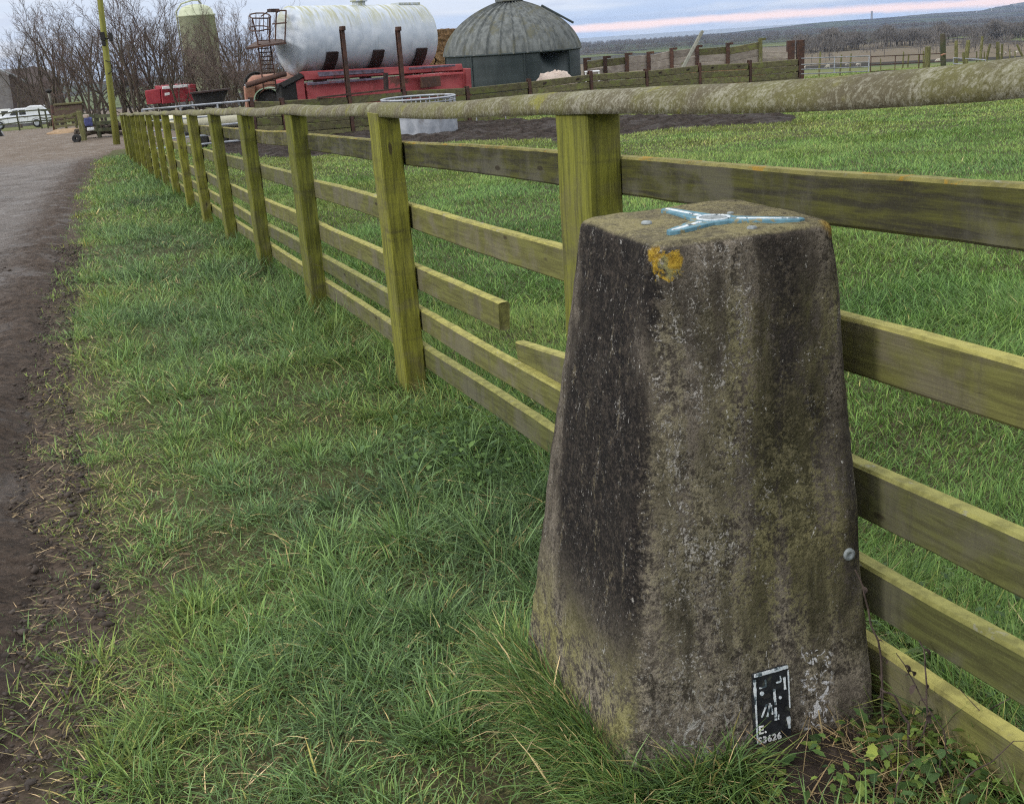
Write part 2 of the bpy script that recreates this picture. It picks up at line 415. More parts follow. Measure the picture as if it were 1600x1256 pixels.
# orange lichen rosettes by the near top corner
def blob(cx, cy_, cz, rad, soft):
    vd = k.node('ShaderNodeVectorMath', operation='DISTANCE'); k.put(vd.inputs[0], o); vd.inputs[1].default_value = (cx, cy_, cz)
    return k.add(vd.outputs['Value'], k.mul(k.sub(k.noise(o, 60, 5, 0.7, 0.8), 0.5), soft))
b1 = blob(-0.158, -0.172, -0.038, 0.03, 0.050)
ring = k.mul(k.mul(k.step(b1, 0.0255, 0.0215), k.step(b1, 0.012, 0.018)), k.step(k.noise(o, 38, 4, 0.65), 0.44, 0.50))
b2 = blob(-0.176, -0.158, -0.018, 0.015, 0.030)
b3 = blob(-0.145, -0.180, -0.030, 0.015, 0.034)
b4 = blob(0.172, -0.168, -0.004, 0.02, 0.02)
org = k.mx(ring, k.mx(k.step(b2, 0.016, 0.011), k.mx(k.step(b3, 0.017, 0.011), k.mul(k.step(b4, 0.035, 0.015), 0.7))))
c = k.mix(k.mul(k.mul(k.step(b1, 0.030, 0.014), k.step(med, 0.42, 0.55)), 0.7), c, (0.32, 0.30, 0.12))
c = k.mix(k.mul(org, 0.9), c, k.mix(k.step(fine, 0.4, 0.6), (0.28, 0.165, 0.018), (0.48, 0.32, 0.040)))
h = k.add(k.add(k.mul(med, 1.1), k.mul(fine, 0.8)), k.add(k.mul(k.step(pit, 0.0, 0.35), 0.22), k.mul(wm, 0.12)))
finish(k, c, 0.93, h, 0.95, 0.009, 0.12)

# grass blade: per-blade tint, 0 blue-green .. 0.6 green .. 1 straw
def grass_mat(name, stops):
    m, k = new_mat(name)
    t = k.attr('tint'); h = k.attr('along')
    c = k.ramp(t, stops)
    c = k.mix(1.0, c, k.ramp(k.math('FRACT', k.mul(t, 917.3)), [(0, (0.50, 0.54, 0.50)), (0.5, (1.15, 1.15, 1.12)), (1, (2.25, 2.1, 2.1))]), 'MULTIPLY')
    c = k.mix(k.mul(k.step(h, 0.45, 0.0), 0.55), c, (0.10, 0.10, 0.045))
    df = k.node('ShaderNodeBsdfPrincipled', {'Roughness': 0.55, 'Specular IOR Level': 0.22}); k.put(df.inputs['Base Color'], c)
    tr = k.node('ShaderNodeBsdfTranslucent'); k.put(tr.inputs['Color'], c)
    ms = k.node('ShaderNodeMixShader', {0: 0.28}); k.l.new(df.outputs[0], ms.inputs[1]); k.l.new(tr.outputs[0], ms.inputs[2])
    k.l.new(ms.outputs[0], k.out.inputs['Surface'])
    return m
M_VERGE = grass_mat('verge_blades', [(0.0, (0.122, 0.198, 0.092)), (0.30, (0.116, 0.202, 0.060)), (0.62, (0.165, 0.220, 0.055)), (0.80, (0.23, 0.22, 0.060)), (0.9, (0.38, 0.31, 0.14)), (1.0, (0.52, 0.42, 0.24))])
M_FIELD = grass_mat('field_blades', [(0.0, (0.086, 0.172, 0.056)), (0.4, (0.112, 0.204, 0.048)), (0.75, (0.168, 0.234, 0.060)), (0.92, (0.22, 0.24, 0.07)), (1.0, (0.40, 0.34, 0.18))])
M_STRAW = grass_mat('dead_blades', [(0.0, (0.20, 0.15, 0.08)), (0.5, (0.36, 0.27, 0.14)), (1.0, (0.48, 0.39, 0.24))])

# soil and turf, far fields on the same sheet
M_GROUND, k = new_mat('ground_turf')
pos = k.node('ShaderNodeNewGeometry').outputs['Position']
px_, py_, pz_ = k.sep(pos)
n1 = k.noise(pos, 3.0, 6, 0.6); n2 = k.noise(pos, 40, 5, 0.65)
th = k.noise(pos, 140, 4, 0.7)
turf = k.mix(k.step(n1, 0.35, 0.65), (0.028, 0.030, 0.013), (0.050, 0.062, 0.020))
turf = k.mix(k.mul(k.step(th, 0.50, 0.62), 0.8), turf, (0.125, 0.120, 0.050))
turf = k.mix(k.mul(k.step(th, 0.46, 0.36), 0.8), turf, (0.016, 0.014, 0.009))
turf = k.mix(k.mul(k.step(n2, 0.42, 0.66), 0.7), turf, (0.072, 0.056, 0.036))
dist = k.math('SQRT', k.add(k.mul(px_, px_), k.mul(py_, py_)))
# hill pasture between the walls and the crest
past = k.mix(k.step(k.noise(pos, 0.6, 6, 0.6), 0.3, 0.7), (0.095, 0.112, 0.042), (0.140, 0.148, 0.060))
e_ = k.attr('mudmix')
mudc = k.mix(k.step(n2, 0.36, 0.64), (0.034, 0.025, 0.020), (0.090, 0.068, 0.053))
turf = k.mix(e_, turf, mudc)
turf = k.mix(k.step(dist, 35, 60), turf, past)
# patchwork of far fields
fv = k.mapv(pos, (0.0040, 0.0022, 0.0), rot=(0, 0, 0.35))
wob = k.node('ShaderNodeVectorMath', operation='MULTIPLY_ADD'); k.put(wob.inputs[0], k.noise(fv, 1.3, 3, 0.5, 0, 1)); wob.inputs[1].default_value = (0.35, 0.35, 0); k.put(wob.inputs[2], fv)
cell = k.node('ShaderNodeTexVoronoi', {'Scale': 1.0, 'Randomness': 0.85}, feature='F1'); k.l.new(wob.outputs[0], cell.inputs['Vector'])
edge = k.node('ShaderNodeTexVoronoi', {'Scale': 1.0, 'Randomness': 0.85}, feature='DISTANCE_TO_EDGE'); k.l.new(wob.outputs[0], edge.inputs['Vector'])
cr = k.node('ShaderNodeSeparateColor'); k.l.new(cell.outputs['Color'], cr.inputs[0])
fld = k.ramp(cr.outputs[0], [(0.0, (0.12, 0.15, 0.06)), (0.22, (0.15, 0.12, 0.085)), (0.4, (0.10, 0.14, 0.05)), (0.55, (0.17, 0.13, 0.10)), (0.68, (0.14, 0.165, 0.065)), (0.82, (0.055, 0.055, 0.045)), (0.92, (0.19, 0.17, 0.12))], 'CONSTANT')
fld = k.mix(k.mul(k.step(k.noise(pos, 0.05, 5, 0.6), 0.4, 0.65), 0.3), fld, (0.09, 0.10, 0.05))
hed = k.step(k.add(edge.outputs['Distance'], k.mul(k.sub(k.noise(pos, 0.03, 4, 0.6), 0.5), 0.05)), 0.045, 0.03)
fld = k.mix(hed, fld, (0.030, 0.027, 0.022))
wood = k.step(k.noise(k.mapv(pos, (0.0016, 0.0007, 0)), 1.0, 6, 0.62), 0.54, 0.58)
fld = k.mix(k.mul(wood, k.step(dist, 1300, 1700)), fld, (0.034, 0.034, 0.030))
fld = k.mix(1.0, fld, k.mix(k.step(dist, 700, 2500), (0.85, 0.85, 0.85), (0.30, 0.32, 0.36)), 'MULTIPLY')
c = k.mix(k.step(dist, 130, 150), turf, fld)
finish(k, c, 0.95, n2, 0.5, 0.01, 0.1)

# lane: damp trodden mud and stone
M_TRACK, k = new_mat('lane_mud')
pos = k.node('ShaderNodeNewGeometry').outputs['Position']
e = k.attr('edge'); yd = k.attr('yard')
n1 = k.noise(pos, 1.1, 6, 0.6, 0.3); n2 = k.noise(pos, 16, 7, 0.72, 0.4); n3 = k.noise(pos, 85, 4, 0.7)
c = k.mix(k.step(n2, 0.34, 0.66), (0.040, 0.027, 0.020), (0.112, 0.079, 0.058))
mid = k.mix(k.step(n2, 0.3, 0.7), (0.140, 0.125, 0.118), (0.250, 0.226, 0.212))
mid = k.mix(k.mul(k.step(n1, 0.45, 0.65), 0.6), mid, (0.075, 0.062, 0.055))
c = k.mix(k.step(k.add(e, k.mul(k.sub(n2, 0.5), 0.5)), 0.22, 0.75), c, mid)
yc = k.mix(k.step(n1, 0.35, 0.65), (0.150, 0.112, 0.080), (0.205, 0.165, 0.130))
c = k.mix(k.mul(yd, 0.85), c, yc)
c = k.mix(k.mul(k.step(n3, 0.62, 0.72), 0.45), c, (0.26, 0.22, 0.18))
c = k.mix(k.mul(k.step(n3, 0.38, 0.28), 0.6), c, (0.03, 0.023, 0.019))
n5 = k.noise(pos, 34, 6, 0.72, 0.6)
c = k.mix(k.mul(k.step(n5, 0.47, 0.36), 0.75), c, (0.018, 0.014, 0.012))
c = k.mix(k.mul(k.step(n5, 0.55, 0.66), 0.55), c, (0.165, 0.135, 0.110))
wet = k.step(k.noise(pos, 2.2, 5, 0.6), 0.50, 0.62)
rough = k.math('MULTIPLY_ADD', wet, -0.38, 0.9)
finish(k, c, rough, k.add(k.add(k.mul(n2, 1.5), k.mul(n5, 1.2)), k.mul(n3, 0.5)), 1.0, 0.035, 0.25)

M_MUD, k = new_mat('poached_mud')
pos = k.node('ShaderNodeNewGeometry').outputs['Position']
n1 = k.noise(pos, 1.6, 6, 0.65, 0.3); n2 = k.noise(pos, 9, 6, 0.7, 0.5)
c = k.mix(k.step(n2, 0.35, 0.65), (0.018, 0.014, 0.012), (0.060, 0.047, 0.040))
c = k.mix(k.mul(k.step(n1, 0.5, 0.62), 0.4), c, (0.095, 0.085, 0.082))
c = k.mix(k.mul(k.step(k.noise(pos, 5, 5, 0.7), 0.60, 0.68), 0.5), c, (0.07, 0.08, 0.03))
rough = k.math('MULTIPLY_ADD', k.step(n1, 0.45, 0.6), -0.2, 0.95)
finish(k, c, rough, n2, 1.0, 0.12, 0.08)

M_CLOD = weathered('lane_clods', (0.034, 0.026, 0.021), (0.085, 0.066, 0.054), (0.024, 0.018, 0.015), 25, bump=0.5, bdist=0.004)
M_GREYW = weathered('grey_timber', (0.12, 0.12, 0.10), (0.20, 0.20, 0.17), None, 5, (3, 3, .6), 0.9)
M_FARW = weathered('far_twigs', (0.085, 0.080, 0.076), (0.135, 0.125, 0.118), None, 0.02, rough=0.95, bump=0.0)
M_SOIL = weathered('bare_soil', (0.020, 0.014, 0.011), (0.052, 0.036, 0.028), (0.08, 0.06, 0.05), 30, bump=0.9, bdist=0.01)
M_SEA, k = new_mat('sea_water'); finish(k, (0.10, 0.14, 0.20), 0.45, None, spec=0.3)
M_SLEEPER = weathered('mossy_sleeper', (0.075, 0.066, 0.038), (0.135, 0.125, 0.062), (0.125, 0.135, 0.045), 3.0, (0.6, 4, 4), 0.9, 0.5, 0.02, t3=(0.5, 0.62))
M_BOARD = weathered('clamp_board', (0.190, 0.160, 0.138), (0.285, 0.250, 0.218), (0.150, 0.150, 0.060), 2.5, (0.6, 3, 3), 0.9, 0.4, 0.02, t3=(0.60, 0.72))
M_RUST = weathered('rusty_steel', (0.040, 0.024, 0.020), (0.085, 0.042, 0.030), (0.11, 0.06, 0.035), 5, rough=0.75, bump=0.3)
M_RED = weathered('faded_red_paint', (0.30, 0.050, 0.056), (0.39, 0.085, 0.088), (0.15, 0.060, 0.050), 2.0, (1, 1, 1.6), 0.55, 0.12, 0.01, t3=(0.60, 0.66))
M_RED2 = weathered('dull_red_paint', (0.22, 0.022, 0.035), (0.30, 0.04, 0.05), None, 3, rough=0.5)
M_REDDK = weathered('worn_blue_grey_edge', (0.07, 0.055, 0.075), (0.17, 0.14, 0.20), (0.16, 0.05, 0.05), 6, rough=0.6)
M_ORANGE = weathered('rusted_orange_paint', (0.27, 0.115, 0.080), (0.34, 0.19, 0.13), (0.17, 0.075, 0.045), 2.5, rough=0.7)
M_DKBROWN = weathered('dark_brown_paint', (0.022, 0.014, 0.013), (0.040, 0.026, 0.024), None, 5, rough=0.6)
M_BLACK = weathered('black_rubber', (0.012, 0.012, 0.012), (0.024, 0.023, 0.022), None, 8, rough=0.75)
M_GALV = weathered('galvanised_steel', (0.23, 0.25, 0.285), (0.35, 0.37, 0.41), (0.17, 0.155, 0.15), 4, rough=0.5, bump=0.08, metal=0.4, spec=0.5)
M_CREAM = weathered('cream_plastic', (0.52, 0.50, 0.38), (0.62, 0.60, 0.48), (0.40, 0.38, 0.25), 3, rough=0.5, bump=0.05)
M_STRAWB = weathered('straw', (0.13, 0.075, 0.035), (0.30, 0.19, 0.095), (0.08, 0.05, 0.03), 7, (3, 3, 0.7), 0.95, 0.9, 0.08, t3=(0.55, 0.7))
M_WHITE = weathered('white_car_paint', (0.62, 0.65, 0.70), (0.68, 0.71, 0.75), None, 2, rough=0.25, bump=0.0, spec=0.5, var=0.02)
M_GLASS = weathered('dark_window_glass', (0.03, 0.035, 0.04), (0.06, 0.065, 0.07), None, 2, rough=0.08, bump=0.0, spec=0.6)
M_WHITEP = weathered('white_paint', (0.62, 0.64, 0.66), (0.72, 0.73, 0.74), None, 4, rough=0.5, bump=0.05)
M_DKGREEN = weathered('dark_green_timber', (0.035, 0.042, 0.022), (0.065, 0.068, 0.035), (0.07, 0.06, 0.045), 4, rough=0.85)
M_BROWNB = weathered('brown_boarding', (0.055, 0.038, 0.030), (0.085, 0.062, 0.048), (0.085, 0.085, 0.04), 4, (1, 1, 4), 0.9)
M_BARK = weathered('bare_bark', (0.050, 0.040, 0.032), (0.085, 0.068, 0.052), (0.075, 0.078, 0.035), 4, (3, 3, 0.6), 0.9, 0.5, 0.03)
M_TWIG = weathered('bare_twigs', (0.068, 0.054, 0.045), (0.115, 0.092, 0.075), (0.075, 0.066, 0.045), 1.2, rough=0.9, bump=0.0)
M_TWIG2 = weathered('reddish_twigs', (0.085, 0.060, 0.052), (0.135, 0.098, 0.085), (0.09, 0.078, 0.055), 1.2, rough=0.9, bump=0.0)
M_POLE = weathered('algae_pole', (0.125, 0.13, 0.030), (0.19, 0.19, 0.045), (0.12, 0.11, 0.075), 2.0, (4, 4, 0.5), 0.85, t3=(0.58, 0.72))
M_STAKE = weathered('old_stake', (0.075, 0.072, 0.030), (0.145, 0.145, 0.060), (0.20, 0.19, 0.12), 8, (3, 3, 0.7), 0.9)
M_RENDER = weathered('grey_render', (0.16, 0.15, 0.155), (0.20, 0.19, 0.19), None, 1.5, rough=0.9)
M_ROOF = weathered('brown_roof_sheet', (0.060, 0.044, 0.042), (0.085, 0.064, 0.058), None, 2.5, (1, 1, 1), 0.8)
M_SAND = weathered('sandy_spoil', (0.20, 0.135, 0.08), (0.26, 0.185, 0.115), None, 4, rough=0.95, bump=0.8, bdist=0.05)
M_WOOL = weathered('wool', (0.36, 0.34, 0.29), (0.46, 0.43, 0.37), None, 20, rough=0.95)
M_SHEEPF = weathered('pale_sheep_face', (0.35, 0.31, 0.26), (0.45, 0.40, 0.34), None, 20, rough=0.9)
M_BLUE = weathered('blue_sacking', (0.05, 0.06, 0.16), (0.08, 0.09, 0.24), None, 8, rough=0.7)
M_BAG = weathered('pale_fibre_sack', (0.36, 0.29, 0.25), (0.46, 0.39, 0.34), (0.22, 0.15, 0.12), 5, rough=0.85, bump=0.6, bdist=0.04)
M_PGREEN = weathered('pale_green_paint', (0.20, 0.30, 0.20), (0.28, 0.38, 0.27), None, 5, rough=0.5)
M_WIRE = weathered('old_wire', (0.05, 0.048, 0.045), (0.09, 0.085, 0.08), None, 20, rough=0.6)
M_WEED = grass_mat('weed_leaves', [(0.0, (0.045, 0.085, 0.035)), (0.5, (0.075, 0.135, 0.035)), (0.8, (0.16, 0.22, 0.05)), (1.0, (0.36, 0.36, 0.06))])
M_DEAD = weathered('dead_stem', (0.050, 0.035, 0.032), (0.10, 0.075, 0.062), None, 30, rough=0.9)
M_BLUEP = weathered('sky_blue_paint', (0.075, 0.165, 0.215), (0.12, 0.235, 0.295), (0.19, 0.18, 0.11), 60, rough=0.85, bump=0.2, bdist=0.002, t3=(0.56, 0.62), var=0.0)
M_WHITEC = weathered('chipped_white_paint', (0.42, 0.49, 0.54), (0.66, 0.69, 0.72), (0.06, 0.085, 0.10), 95, rough=0.7, bump=0.4, bdist=0.002, t3=(0.53, 0.59), var=0.0)
M_BLACKP = weathered('black_enamel', (0.010, 0.011, 0.014), (0.022, 0.024, 0.028), (0.05, 0.055, 0.045), 45, rough=0.42, bump=0.35, bdist=0.002, t3=(0.60, 0.68), var=0.0)
M_LEAD = weathered('grey_metal_stud', (0.14, 0.16, 0.17), (0.27, 0.30, 0.31), (0.06, 0.065, 0.065), 90, rough=0.6, bump=0.3, bdist=0.002, var=0.0)

# white tank with green run-off stains, axis along local X
M_TANK, k = new_mat('stained_white_tank')
o = k.obj(); x, y, z = k.sep(o)
run = k.noise(k.mapv(o, (5, 0.6, 0.6)), 1.6, 6, 0.65, 0.3)
n = k.noise(o, 3.0, 6, 0.6)
c = k.mix(k.step(n, 0.35, 0.7), (0.38, 0.43, 0.50), (0.50, 0.545, 0.61))
g = k.mul(k.step(z, 0.15, 0.95), k.step(k.add(run, k.mul(k.sub(n, 0.5), 0.3)), 0.40, 0.62))
c = k.mix(k.mul(g, 0.8), c, (0.27, 0.27, 0.115))
dr = k.mul(k.step(k.noise(k.mapv(o, (9, 0.5, 0.5), (5, 0, 0)), 1.7, 6, 0.7), 0.56, 0.70), 0.5)
c = k.mix(dr, c, (0.17, 0.16, 0.145))
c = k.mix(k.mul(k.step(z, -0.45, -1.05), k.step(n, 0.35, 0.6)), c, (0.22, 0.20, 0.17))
c = k.mix(k.mul(k.step(k.noise(o, 22, 4, 0.7), 0.66, 0.72), 0.5), c, (0.16, 0.11, 0.09))
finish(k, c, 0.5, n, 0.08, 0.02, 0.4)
# pale green silo
M_SILO = weathered('pale_green_grp', (0.36, 0.40, 0.27), (0.44, 0.47, 0.34), (0.31, 0.32, 0.19), 1.6, (2, 2, 0.5), 0.5, 0.05, t3=(0.55, 0.75), var=0.0)
# grain bin: grey corrugated roof and dark wall
M_BINW = weathered('dark_bin_wall', (0.016, 0.024, 0.026), (0.027, 0.037, 0.039), (0.050, 0.060, 0.060), 1.2, (2, 2, 0.5), 0.6, 0.1, metal=0.0, t3=(0.6, 0.8))
M_BINR = weathered('lichened_bin_roof', (0.062, 0.070, 0.070), (0.140, 0.152, 0.150), (0.095, 0.096, 0.070), 3.0, (1.6, 1.6, 0.4), 0.75, 0.3, 0.02, t3=(0.5, 0.66), var=0.0)
# ------------------------------------------------------------------ terrain
FT = -1.2273
FD = np.array([math.cos(FT), math.sin(FT)]); FN = np.array([-FD[1], FD[0]]); FB = FN * 1.3023     # fence line: FB + FD*t, +t towards the camera
F0, FSP = -2.8529, 2.201                                # first post, spacing
def fence_side(x, y): return (x - FB[0]) * FN[0] + (y - FB[1]) * FN[1]       # >0 on the field side
_td = [0, 71, 150, 300, 600, 1000, 2000, 3000, 4500, 7200, 9500, 14000]
_tz = [0, -2.60, -6.6, -12.6, -21.5, -30.5, -50, -66, -90, -92, -88, -86]
def coast(azv):
    return np.interp(azv, [-0.2, 0.06, 0.12, 0.20, 0.26, 0.30, 0.36, 0.40, 0.43, 0.6], [3600, 4500, 4800, 5300, 6200, 7200, 7600, 7700, 11500, 12000])
def G(x, y, rough=True):
    x = np.asarray(x, float); y = np.asarray(y, float)
    d = np.hypot(x, y)
    near = plane(x, y) + mound(x, y)
    # the farmyard side levels off slightly with distance
    near = near + 0.50 * sstep(y, 38, 58) * sstep(-x, 9, 16) + np.clip(y - 110, 0, None) * 0.008 * (x < 0)
    if rough:
        a = (1 - sstep(d, 40, 70))
        near = near + a * (0.05 * (fbm(x * 0.55, y * 0.55, 3, 3) - 0.5) + 0.03 * (fbm(x * 2.3, y * 2.3, 8, 2) - 0.5))
    azv = np.arctan2(x, y)
    far = np.interp(d, _td, _tz)
    far = far + np.clip(d / 1000, 0, 1.2) * 7.0 * (fbm(x / 620, y / 620, 21, 4) - 0.5) + np.clip((d - 2000) / 3000, 0, 1) * 14 * (fbm(x / 1500 + 3, y / 1500, 40, 4) - 0.30)
    far = far - 350 * sstep(d - coast(azv) - 500 * (fbm(azv * 22, d * 0 + 2, 5, 3) - 0.5), -60, 1500)
    bl = sstep(d, 66, 120) * sstep(azv, -0.06, 0.05)
    behind = sstep(d, 150, 900) * (1 - sstep(azv, -0.06, 0.05))
    return (near * (1 - bl) + far * bl) * (1 - behind) + np.minimum(far, -40) * behind * 1.0

def polar_ground():
    azs = np.concatenate([np.arange(-180, -36, 6.0), np.arange(-36, 36.01, 0.3), np.arange(42, 180, 6.0)]) * math.pi / 180
    rs = [0.0]; r = 0.25
    while r < 14000:
        rs.append(r); r += max(0.12, r * 0.020)
    rs = np.array(rs); na, nr = len(azs), len(rs)
    A, Rr = np.meshgrid(azs, rs[1:])
    X = Rr * np.sin(A); Y = Rr * np.cos(A); Z = G(X, Y)
    V = np.concatenate([[[0, 0, float(G(0.0, 0.0))]], np.stack([X, Y, Z], -1).reshape(-1, 3)])
    i = np.arange(nr - 2)[:, None] * na; j = np.arange(na)[None]; j2 = (j + 1) % na
    Q = np.stack([1 + i + j, 1 + i + na + j, 1 + i + na + j2, 1 + i + j2], -1).reshape(-1, 4)
    jj = np.arange(na); T = np.stack([np.zeros(na, int), 1 + jj, 1 + (jj + 1) % na], -1)
    ee = V[:, 0] - xedge(V[:, 1])
    mm = (1 - sstep(ee + 0.5 * (fbm(V[:, 0] * 4, V[:, 1] * 4, 15, 3) - 0.5), -0.05, 0.55)) * (V[:, 1] > -3) * (V[:, 1] < 36)
    o = mesh_np('ground', V, [Q, T], M_GROUND, {'mudmix': mm}, smooth=True)
    tag(o, kind='structure')
# sea: a curved sheet beyond the coast
def sea():
    rs = np.concatenate([np.linspace(2500, 7600, 24), [7900, 8300, 9000]]); az = np.linspace(-0.5, 0.42, 60)
    A, Rr = np.meshgrid(az, rs)
    Z = -101.0 - np.clip(Rr - 7600, 0, None) ** 2 * 4e-5
    V = np.stack([Rr * np.sin(A), Rr * np.cos(A), Z], -1).reshape(-1, 3)
    i = np.arange(len(rs) - 1)[:, None] * 60; j = np.arange(59)[None]
    Q = np.stack([i + j, i + j + 1, i + 61 + j, i + 60 + j], -1).reshape(-1, 4)
    tag(mesh_np('sea', V, [Q], M_SEA, smooth=True), kind='structure')
sea()

# lane: its right edge traced on the ground, its left edge well outside the picture
_ep = [(30, 1500), (55, 1256), (85, 1120), (100, 1010), (95, 930), (92, 850), (88, 770), (70, 700), (62, 620), (80, 530), (98, 430), (112, 360), (128, 292), (150, 252), (181, 236)]
EDGE = np.array([on_ground(*p)[:2] for p in _ep])
_o = np.argsort(EDGE[:, 1]); EDGE = EDGE[_o]
def xedge(y): return np.interp(y, EDGE[:, 1], EDGE[:, 0])
def lane_mesh():
    ys = [-3.0]; 
    while ys[-1] < 98: ys.append(ys[-1] + (0.035 if 0.8 < ys[-1] < 6 else 0.06 if ys[-1] < 12 else 0.16 if 0 < ys[-1] < 40 else 0.4 if ys[-1] > 0 else 0.1))
    ys = np.array(ys)
    u = np.concatenate([np.linspace(0, 0.25, 50), np.linspace(0.25, 1, 70)[1:]]); 
    Yv, U = np.meshgrid(ys, u, indexing='ij')
    xr = xedge(Yv) + 0.16 * (fbm(Yv * 1.9, 0 * Yv + 3, 31, 4) - 0.3)
    ye = EDGE[-1, 1]
    xr = np.where(Yv > ye, np.minimum(EDGE[-1, 0] + np.clip(Yv - ye, 0, 2.5) * 1.6, 8.0 - 0.36 * Yv + 1.5 * (fbm(Yv * 0.4, 0 * Yv, 3, 2) - .5)), xr)
    wd = 4.6 + 16 * sstep(Yv, 20, 38) + np.clip(Yv - 38, 0, None) * 0.6
    X = xr - U * wd
    # ruts running with the lane
    off = (xr - X)
    rut = -0.045 * (np.exp(-((off - 0.9) / 0.28) ** 2) + np.exp(-((off - 2.5) / 0.32) ** 2)) * (1 - sstep(Yv, 25, 40))
    ro = 0.055 * (fbm(X * 7, Yv * 7, 50, 4) - 0.35) * (1.25 - 0.7 * sstep(off, 0.5, 1.4)) + 0.05 * (fbm(X * 1.3, Yv * 0.8, 60, 3) - 0.4)
    m_ = sstep(off, 0, 0.3) * sstep(wd - off, 0, 0.3)
    Z = G(X, Yv) - 0.012 + 0.034 * sstep(off, 0.0, 0.30) + 0.022 * (fbm(X * 17, Yv * 17, 55, 3) - 0.5) * (Yv < 14) + m_ * np.maximum(ro * (1 - 0.5 * sstep(off, 0.7, 1.6)) + rut * 0.4, -0.012)
    Z = np.where(U < 0.001, G(X, Yv) - 0.03, Z)
    V = np.stack([X, Yv, Z], -1).reshape(-1, 3); n = len(u)
    i = np.arange(len(ys) - 1)[:, None] * n; j = np.arange(n - 1)[None]
    Q = np.stack([i + j, i + n + j, i + n + j + 1, i + j + 1], -1).reshape(-1, 4)
    o = mesh_np('lane', V, [Q], M_TRACK, {'edge': (off / 1.3).ravel(), 'yard': sstep(Yv + 0.35 * (off - 3), 31, 40).ravel()}, smooth=True)
    tag(o, kind='structure')
polar_ground()
lane_mesh()

# trodden mud in the field, two sheets
def patch(name, poly_px, mat, amp, res, seed):
    P = np.array([on_ground(*p)[:2] for p in poly_px])
    x0, y0 = P.min(0) - 1; x1, y1 = P.max(0) + 1
    nx, ny = int((x1 - x0) / res) + 1, int((y1 - y0) / res) + 1
    X, Y = np.meshgrid(np.linspace(x0, x1, nx), np.linspace(y0, y1, ny), indexing='ij')
    ins = inside_poly(X + 0.9 * (fbm(X, Y, seed, 3) - 0.5), Y + 0.9 * (fbm(X, Y, seed + 5, 3) - 0.5), P)
    Z = G(X, Y) + 0.02 + amp * np.maximum(fbm(X * 3.2, Y * 3.2, seed + 9, 4) - 0.3, -0.2)
    V = np.stack([X, Y, Z], -1).reshape(-1, 3)
    idx = np.arange(nx * ny).reshape(nx, ny)
    Q = np.stack([idx[:-1, :-1], idx[1:, :-1], idx[1:, 1:], idx[:-1, 1:]], -1).reshape(-1, 4)
    fr = ins.astype(float)
    for _ in range(7):
        q = np.pad(fr, 1, mode='edge'); fr = (q[:-2, 1:-1] + q[2:, 1:-1] + q[1:-1, :-2] + q[1:-1, 2:] + q[1:-1, 1:-1]) / 5
    V[:, 2] = (Z * 0 + G(X, Y) + 0.03 * sstep(fr, 0.3, 0.6) - 0.05 * (1 - sstep(fr, 0.1, 0.5)) + amp * sstep(fr, 0.45, 0.9) * np.maximum(fbm(X * 2.6, Y * 2.6, seed + 9, 5) - 0.40, -0.04) * 1.3).ravel()
    keep = (fr.reshape(-1)[Q] > 0.05).all(1); Q = Q[keep]
    used = np.unique(Q); remap = -np.ones(len(V), int); remap[used] = np.arange(len(used))
    tag(mesh_np(name, V[used], [remap[Q]], mat, smooth=True), kind='structure')
    return P
def inside_poly(X, Y, P):
    r = np.zeros(np.shape(X), bool); n = len(P); j = n - 1
    for i in range(n):
        xi, yi = P[i]; xj, yj = P[j]
        r ^= ((yi > Y) != (yj > Y)) & (X < (xj - xi) * (Y - yi) / (yj - yi + 1e-12) + xi); j = i
    return r
MUD1 = patch('mud', [(330, 216), (470, 206), (600, 199), (700, 193), (820, 190), (960, 184), (1100, 182), (1245, 180), (1225, 192), (1100, 200), (1010, 206), (940, 220), (900, 226), (820, 218), (700, 222), (560, 232), (500, 246), (410, 246), (330, 238)], M_MUD, 0.22, 0.16, 71)
SOIL = on_ground(1262, 1200)[:2]

